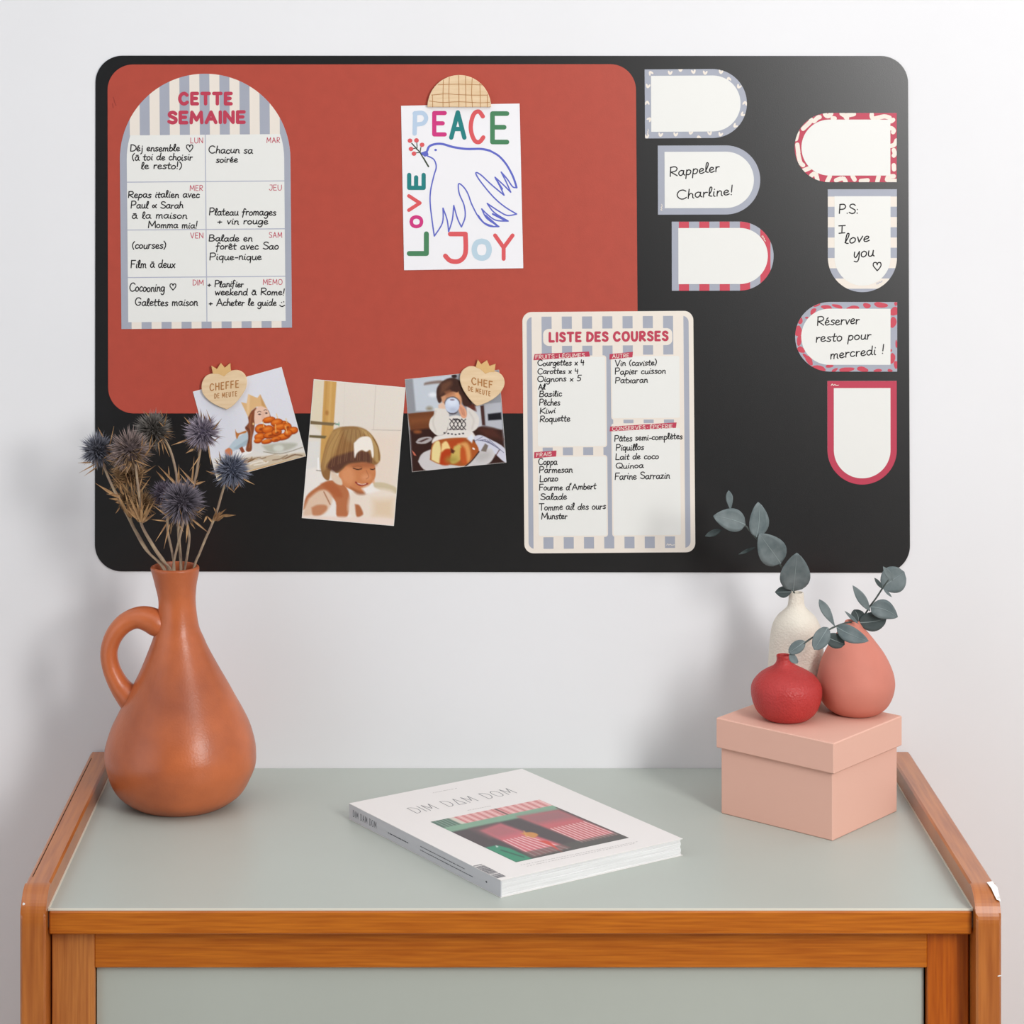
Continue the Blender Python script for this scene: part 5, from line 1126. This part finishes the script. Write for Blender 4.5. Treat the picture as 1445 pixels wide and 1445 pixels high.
sprig('arching eucalyptus sprig in the ivory bottle, against the black board', [(1029, 720, d1-.03), (1040, 733, d1-.03), (1053, 743, d1-.03), (1066, 758, d1-.03), (1084, 777, d1-.025), (1100, 796, d1-.02), (1113, 815, d1-.01), (1121, 838, d1), (1123, 852, d1)],
   [(q4(1168, 1395, d1-.013), q4(1215, 905, d1-.03), 43, .0, 'o'), (q4(1150, 1400, d1-.008), q4(935, 1405, d1-.005), 16, 0, 'e', True), (q4(1010, 1040, d1-.022), q4(735, 660, d1-.035), 41, -.0, 'o'),
    (q4(700, 705, d1-.032), q4(722, 255, d1-.028), 28, .18, 'o'), (q4(640, 480, d1-.02), q4(695, 305, d1-.02), 5, 0, 'e'), (q4(560, 545, d1-.034), q4(150, 435, d1-.04), 32, .12, 'o'), (q4(368, 370, d1-.03), q4(345, 108, d1-.03), 10, 0, 'c'),
    (q4(260, 610, d1-.02), q4(42, 692, d1-.015), 9, .0, 'e', True), (q4(690, 830, d1-.015), q4(470, 925, d1-.01), 5, 0, 'e', True)])
d2 = 2.80
sprig('eucalyptus sprig drooping left from the salmon vase over the red vase', [(1117, 921, d2-.02), (1132, 910, d2-.022), (1146, 900, d2-.022), (1163, 892, d2-.018), (1178, 884.5, d2-.01), (1194, 879, 2.825), (1203, 879, 2.843), (1203.5, 890, 2.846)],
   [(q5(600, 800, d2-.01), q5(425, 500, d2-.01), 13, 0, 'c'), (q5(612, 797, d2-.012), q5(956, 948, d2-.03), 23, .15, 'o'), (q5(520, 800, d2-.02), q5(370, 1040, d2-.03), 23, .0, 'r'), (q5(490, 900, d2-.012), q5(700, 985, d2-.012), 21, .0, 'r', True),
    (q5(275, 950, d2-.022), q5(98, 1075, d2-.025), 17, 0, 'r'), (q5(115, 1070, d2-.022), q5(195, 1188, d2-.025), 11, .3, 'r')])
d3 = 2.85
sprig('eucalyptus sprig rising to the right out of the salmon vase', [(1254, 818, d3-.01), (1246, 829, d3-.008), (1237, 843, d3-.005), (1228, 855, d3-.004), (1221, 866, d3-.004), (1211, 877, d3-.003), (1204, 883, 2.846), (1203.5, 895, 2.846)],
   [(q5(850, 750, d3-.006), q5(1150, 705, d3-.012), 27, .1, 'r', True), (q5(850, 748, d3-.004), q5(800, 610, d3-.004), 19, .2, 'r', True), (q5(975, 580, d3-.014), q5(1270, 690, d3-.02), 27, -.25, 'o'), (q5(972, 628, d3-.018), q5(785, 350, d3-.02), 13, .0, 'e'),
    (q5(1100, 370, d3+.004), q5(1340, 205, d3+.006), 38, .0, 'r'), (q5(1215, 302, d3-.02), q5(1112, 148, d3-.022), 9, 0, 'e'), (q5(1110, 390, d3-.012), q5(1018, 268, d3-.012), 6, 0, 'e', True), (q5(1110, 380, d3-.014), q5(1206, 478, d3-.014), 4, 0, 'e'), (q5(850, 765, d3-.02), q5(698, 624, d3-.02), 5, 0, 'e')])

# ------------------------------------------------------------------ magazine
TM = 0.0185
A_, B_, C_, D_ = [on_plane(*p, TM) for p in ((493, 1134.4), (737.5, 1083.6), (963, 1184.8), (706, 1241))]
cen = (A_+B_+C_+D_)/4
eu = ((B_-A_)+(C_-D_)); eu.normalize(); ev = Vector((-eu.y, eu.x, 0))     # eu across, ev towards the title edge
wm = ((B_-A_).length+(C_-D_).length)/2; hm_ = ((A_-D_).length+(B_-C_).length)/2
def mp(u, v, z): return Vector((cen.x, cen.y, ZT))+eu*((u-.5)*wm)+ev*((v-.5)*hm_)+Vector((0, 0, z))
mag = thing('magazine', 'thick white magazine with a pink and green cover picture lying on the grey-green top', 'magazine', mp(.5, .5, 0))
def mbox(u0, u1, v0, v1, z0, z1, b=.0004):
    t = MB(); box_mb(t, u0*wm, u1*wm, v0*hm_, v1*hm_, z0, z1, bev=b); m = MB(); m.add([mp(p[0]/wm, p[1]/hm_, p[2]) for p in t.v], t.f); return m
# page block with a wavy lower and outer edge
m = MB(); NP = 24; NL = 10
for j in range(NL):
    z0 = .0007+(TM-.0014)*j/NL; z1 = .0007+(TM-.0014)*(j+1)/NL-.00012
    off = .0006*math.sin(j*1.7)
    pts = [mp(.008, .994, 0), mp(.008, .004, 0)]+[mp(.008+.984*i/NP, .004+off/hm_+.002*math.sin(i*.5+j*.35), 0) for i in range(1, NP+1)]+[mp(.992+off/wm, .994, 0)]
    n = len(pts); vs = [p+Vector((0, 0, z0)) for p in pts]+[p+Vector((0, 0, z1)) for p in pts]
    m.add(vs, [tuple(range(n-1, -1, -1)), tuple(range(n, 2*n))]+[(i, (i+1) % n, n+(i+1) % n, n+i) for i in range(n)])
m.build('page_block', M_pages, mag)
mbox(0, 1, 0, 1, 0, .0006, .0002).build('back_cover', M_mag, mag)
mbox(0, 1, 0, 1, TM-.0006, TM, .0002).build('front_cover', M_mag, mag)
mbox(0, .006, 0, 1, .0004, TM-.0004, .0003).build('spine', M_spin, mag)
def flat_z(px, py, z): return on_plane(px, py, z)
def cm(x, y): return (560+x/4.0139, 1080+y/4.0139)
mk = Ink(lambda x, y, l: flat_z(x, y, TM+l*LAYER*1.5))
def ink_uv(fn): return Ink(fn)
# title on the cover, measured along its baseline; lettering is set in cover units
def uv_of(px, py):
    p = on_plane(px, py, TM)-Vector((cen.x, cen.y, ZT+TM)); return (p.dot(eu)/wm+.5, p.dot(ev)/hm_+.5)
cov = Ink(lambda x, y, l: mp(x/wm, -y/hm_, TM+l*LAYER*1.5))                # metres across, metres down (negative up)
def cov_text(s, pa, pb, size, wd, ink):
    ua, va = uv_of(*pa); ub, vb = uv_of(*pb); hr2 = 0
    ink.mb.add(*letters(lambda: Ink(ink.fn), s, ua*wm, ub*wm, -va*hm_, size, wd, None, None, 1, -vb*hm_, gap=.0042, one=True, sf=1.9).mb.vf())
_bl = blob
cov_text('DIM D^M DOM', cm(112, 272), cm(682, 157), .0215, .0008, cov)
stuff(cov.mb.build('title_lettering', M_grey, mag))
cov = Ink(lambda x, y, l: mp(x/wm, -y/hm_, TM+l*LAYER*1.5))
def dashes(ink, pa, pb, sz, wd, n, seed):
    """a row of tiny illegible print as short ticks"""
    r = random.Random(seed); ua, va = uv_of(*pa); ub, vb = uv_of(*pb)
    for k in range(n):
        t = (k+.15)/n; x = (ua+(ub-ua)*t)*wm; y = -(va+(vb-va)*t)*hm_; l = (ub-ua)*wm/n*r.uniform(.35, .8)
        ink.stroke([(x, y), (x+l, y-sz*r.uniform(-.2, .2))], wd)
dashes(cov, cm(205, 156), cm(340, 130), .001, .0009, 12, 1); dashes(cov, cm(400, 256), cm(535, 230), .001, .0009, 10, 2)
dashes(cov, cm(700, 566), cm(1365, 432), .001, .0008, 44, 3); dashes(cov, cm(735, 572), cm(1350, 442), .001, .0008, 36, 4)
stuff(cov.mb.build('small_print', M_pale, mag))
cov = Ink(lambda x, y, l: mp(x/wm, -y/hm_, TM+l*LAYER*1.5))
b0 = uv_of(*cm(425, 572)); b1 = uv_of(*cm(575, 642)); r = random.Random(4); xb = 0
u0, v0 = b0; u1, v1 = uv_of(*cm(628, 630)); bx0, bx1 = .035*wm, .035*wm+.017
u0 = uv_of(*cm(430, 570)); u1 = uv_of(*cm(560, 640))
bv0, bv1 = u0[1], u1[1]; bu0, bu1 = u0[0], uv_of(*cm(625, 632))[0]
yy = -bv0*hm_; yend = -bv1*hm_
while yy < yend:
    h_ = r.uniform(.0006, .0018); gap = .0022 if r.random() < .07 else r.uniform(.0005, .0009)
    cov.poly([(bu0*wm, yy), (bu1*wm, yy), (bu1*wm, yy+h_), (bu0*wm, yy+h_)], 0, 1); yy += h_+gap
stuff(cov.mb.build('barcode', M_grey, mag))
# spine lettering
spn = Ink(lambda x, y, l: mp(-l*.00012/wm, 1-x/hm_, TM/2-y))
spn.mb.add(*letters(lambda: Ink(spn.fn), 'DIM DAM DOM', .009, .060, .0036, .0072, .0006, None, None, 1, gap=.0014, one=True, sf=1.6).mb.vf())
r = random.Random(8)
for (x0, x1, yy, n, wd, col) in ((.085, .128, .0015, 12, .0011, 0), (.152, .255, .0022, 40, .0008, 0), (.152, .24, -.0018, 34, .0008, 0), (.280, .282, .0, 1, .002, 0)):
    for k in range(n):
        x = x0+(x1-x0)*k/n; spn.stroke([(x, yy), (x+(x1-x0)/n*r.uniform(.4, .85), yy)], wd)
stuff(spn.mb.build('spine_lettering', M_grey, mag))
# cover picture
PP = Paint([cm(190, 320), cm(806, 194), cm(1315, 410), cm(675, 549)], 190, 110, (66, 58, 60)); PP.t = cm
for k in range(12):
    t0 = k/12; x = 300+t0*510; y = 297-t0*100
def pq(s, t):                                             # picture coordinates 0..1 -> crop
    c = [(190, 320), (806, 194), (1315, 410), (675, 549)]
    return tuple(c[0][i]*(1-s)*(1-t)+c[1][i]*s*(1-t)+c[2][i]*s*t+c[3][i]*(1-s)*t for i in (0, 1))
def pquad(s0, t0, s1, t1, col, soft=.8, a=1): PP.poly([pq(s0, t0), pq(s1, t0), pq(s1, t1), pq(s0, t1)], col, soft, a, False)
pquad(-.05, -.05, .19, .17, (70, 104, 88)); 
for k in range(5): pquad(.03+k*.032, -.02, .042+k*.032, .15, (150, 176, 156), .8, .7)
pquad(.17, -.05, 1.05, .17, (226, 158, 156)); pquad(.17, -.02, .21, .17, (214, 206, 190))
for k in range(24):
    s_ = .22+k*.033; pquad(s_, -.02, s_+.012, .17, (248, 214, 210) if k % 2 else (190, 92, 90), .9, .8)
pquad(.58, -.02, .60, .17, (110, 70, 66), 1); pquad(-.05, .15, 1.05, .25, (120, 164, 136)); pquad(-.05, .24, 1.05, .27, (82, 110, 92), 1, .8)
pquad(-.05, .26, 1.05, 1.05, (62, 54, 56)); pquad(.15, .26, .4, .5, (96, 70, 72), 6)
# left fan
PP.poly([pq(.20, .33), pq(.42, .28), pq(.52, .95), pq(.18, .97)], (206, 96, 106), 3, 1, False)
PP.poly([pq(.20, .33), pq(.42, .28), pq(.44, .5), pq(.20, .52)], (164, 92, 98), 8, .8, False)
for k in range(7): PP.line([pq(.21+k*.033, .58), pq(.20+k*.048, .96)], .9, (248, 220, 216), .9)
# right fan
PP.poly([pq(.62, .22), pq(.97, .25), pq(.985, .9), pq(.66, .9)], (196, 90, 96), 3, 1, False)
PP.poly([pq(.62, .22), pq(.97, .25), pq(.97, .45), pq(.64, .42)], (140, 96, 100), 8, .8, False)
for k in range(10): PP.line([pq(.66+k*.033, .55), pq(.665+k*.034, .9)], .9, (248, 222, 216), .9)
pquad(.985, .2, 1.05, 1.05, (76, 60, 60)); pquad(-.05, .86, 1.05, 1.05, (70, 74, 66), 2, .6)
PP.poly([(500, 465), (570, 452), (640, 470), (770, 530), (670, 548)], (40, 134, 98), 1.6, 1, False); PP.line([(590, 480), (720, 520)], 1.8, (30, 84, 66), 1)
PP.poly([(700, 385), (760, 378), (800, 392), (775, 410), (740, 400)], (206, 136, 62), 1.6); PP.line([(720, 372), (735, 405)], 1.4, (216, 160, 80))
PP.poly([(800, 425), (860, 432), (920, 480), (935, 490), (860, 450)], (214, 62, 46), 1.4)
PP.poly([(560, 452), (575, 460), (565, 466)], (230, 230, 230), 1)
PP.C = PP.C*.86+np.array((214, 206, 206))*.14  # washed-out sheen of the cover, blended evenly into the print colours
PP.build('cover_picture', lambda x, y: flat_z(x, y, TM+.00008), mag)
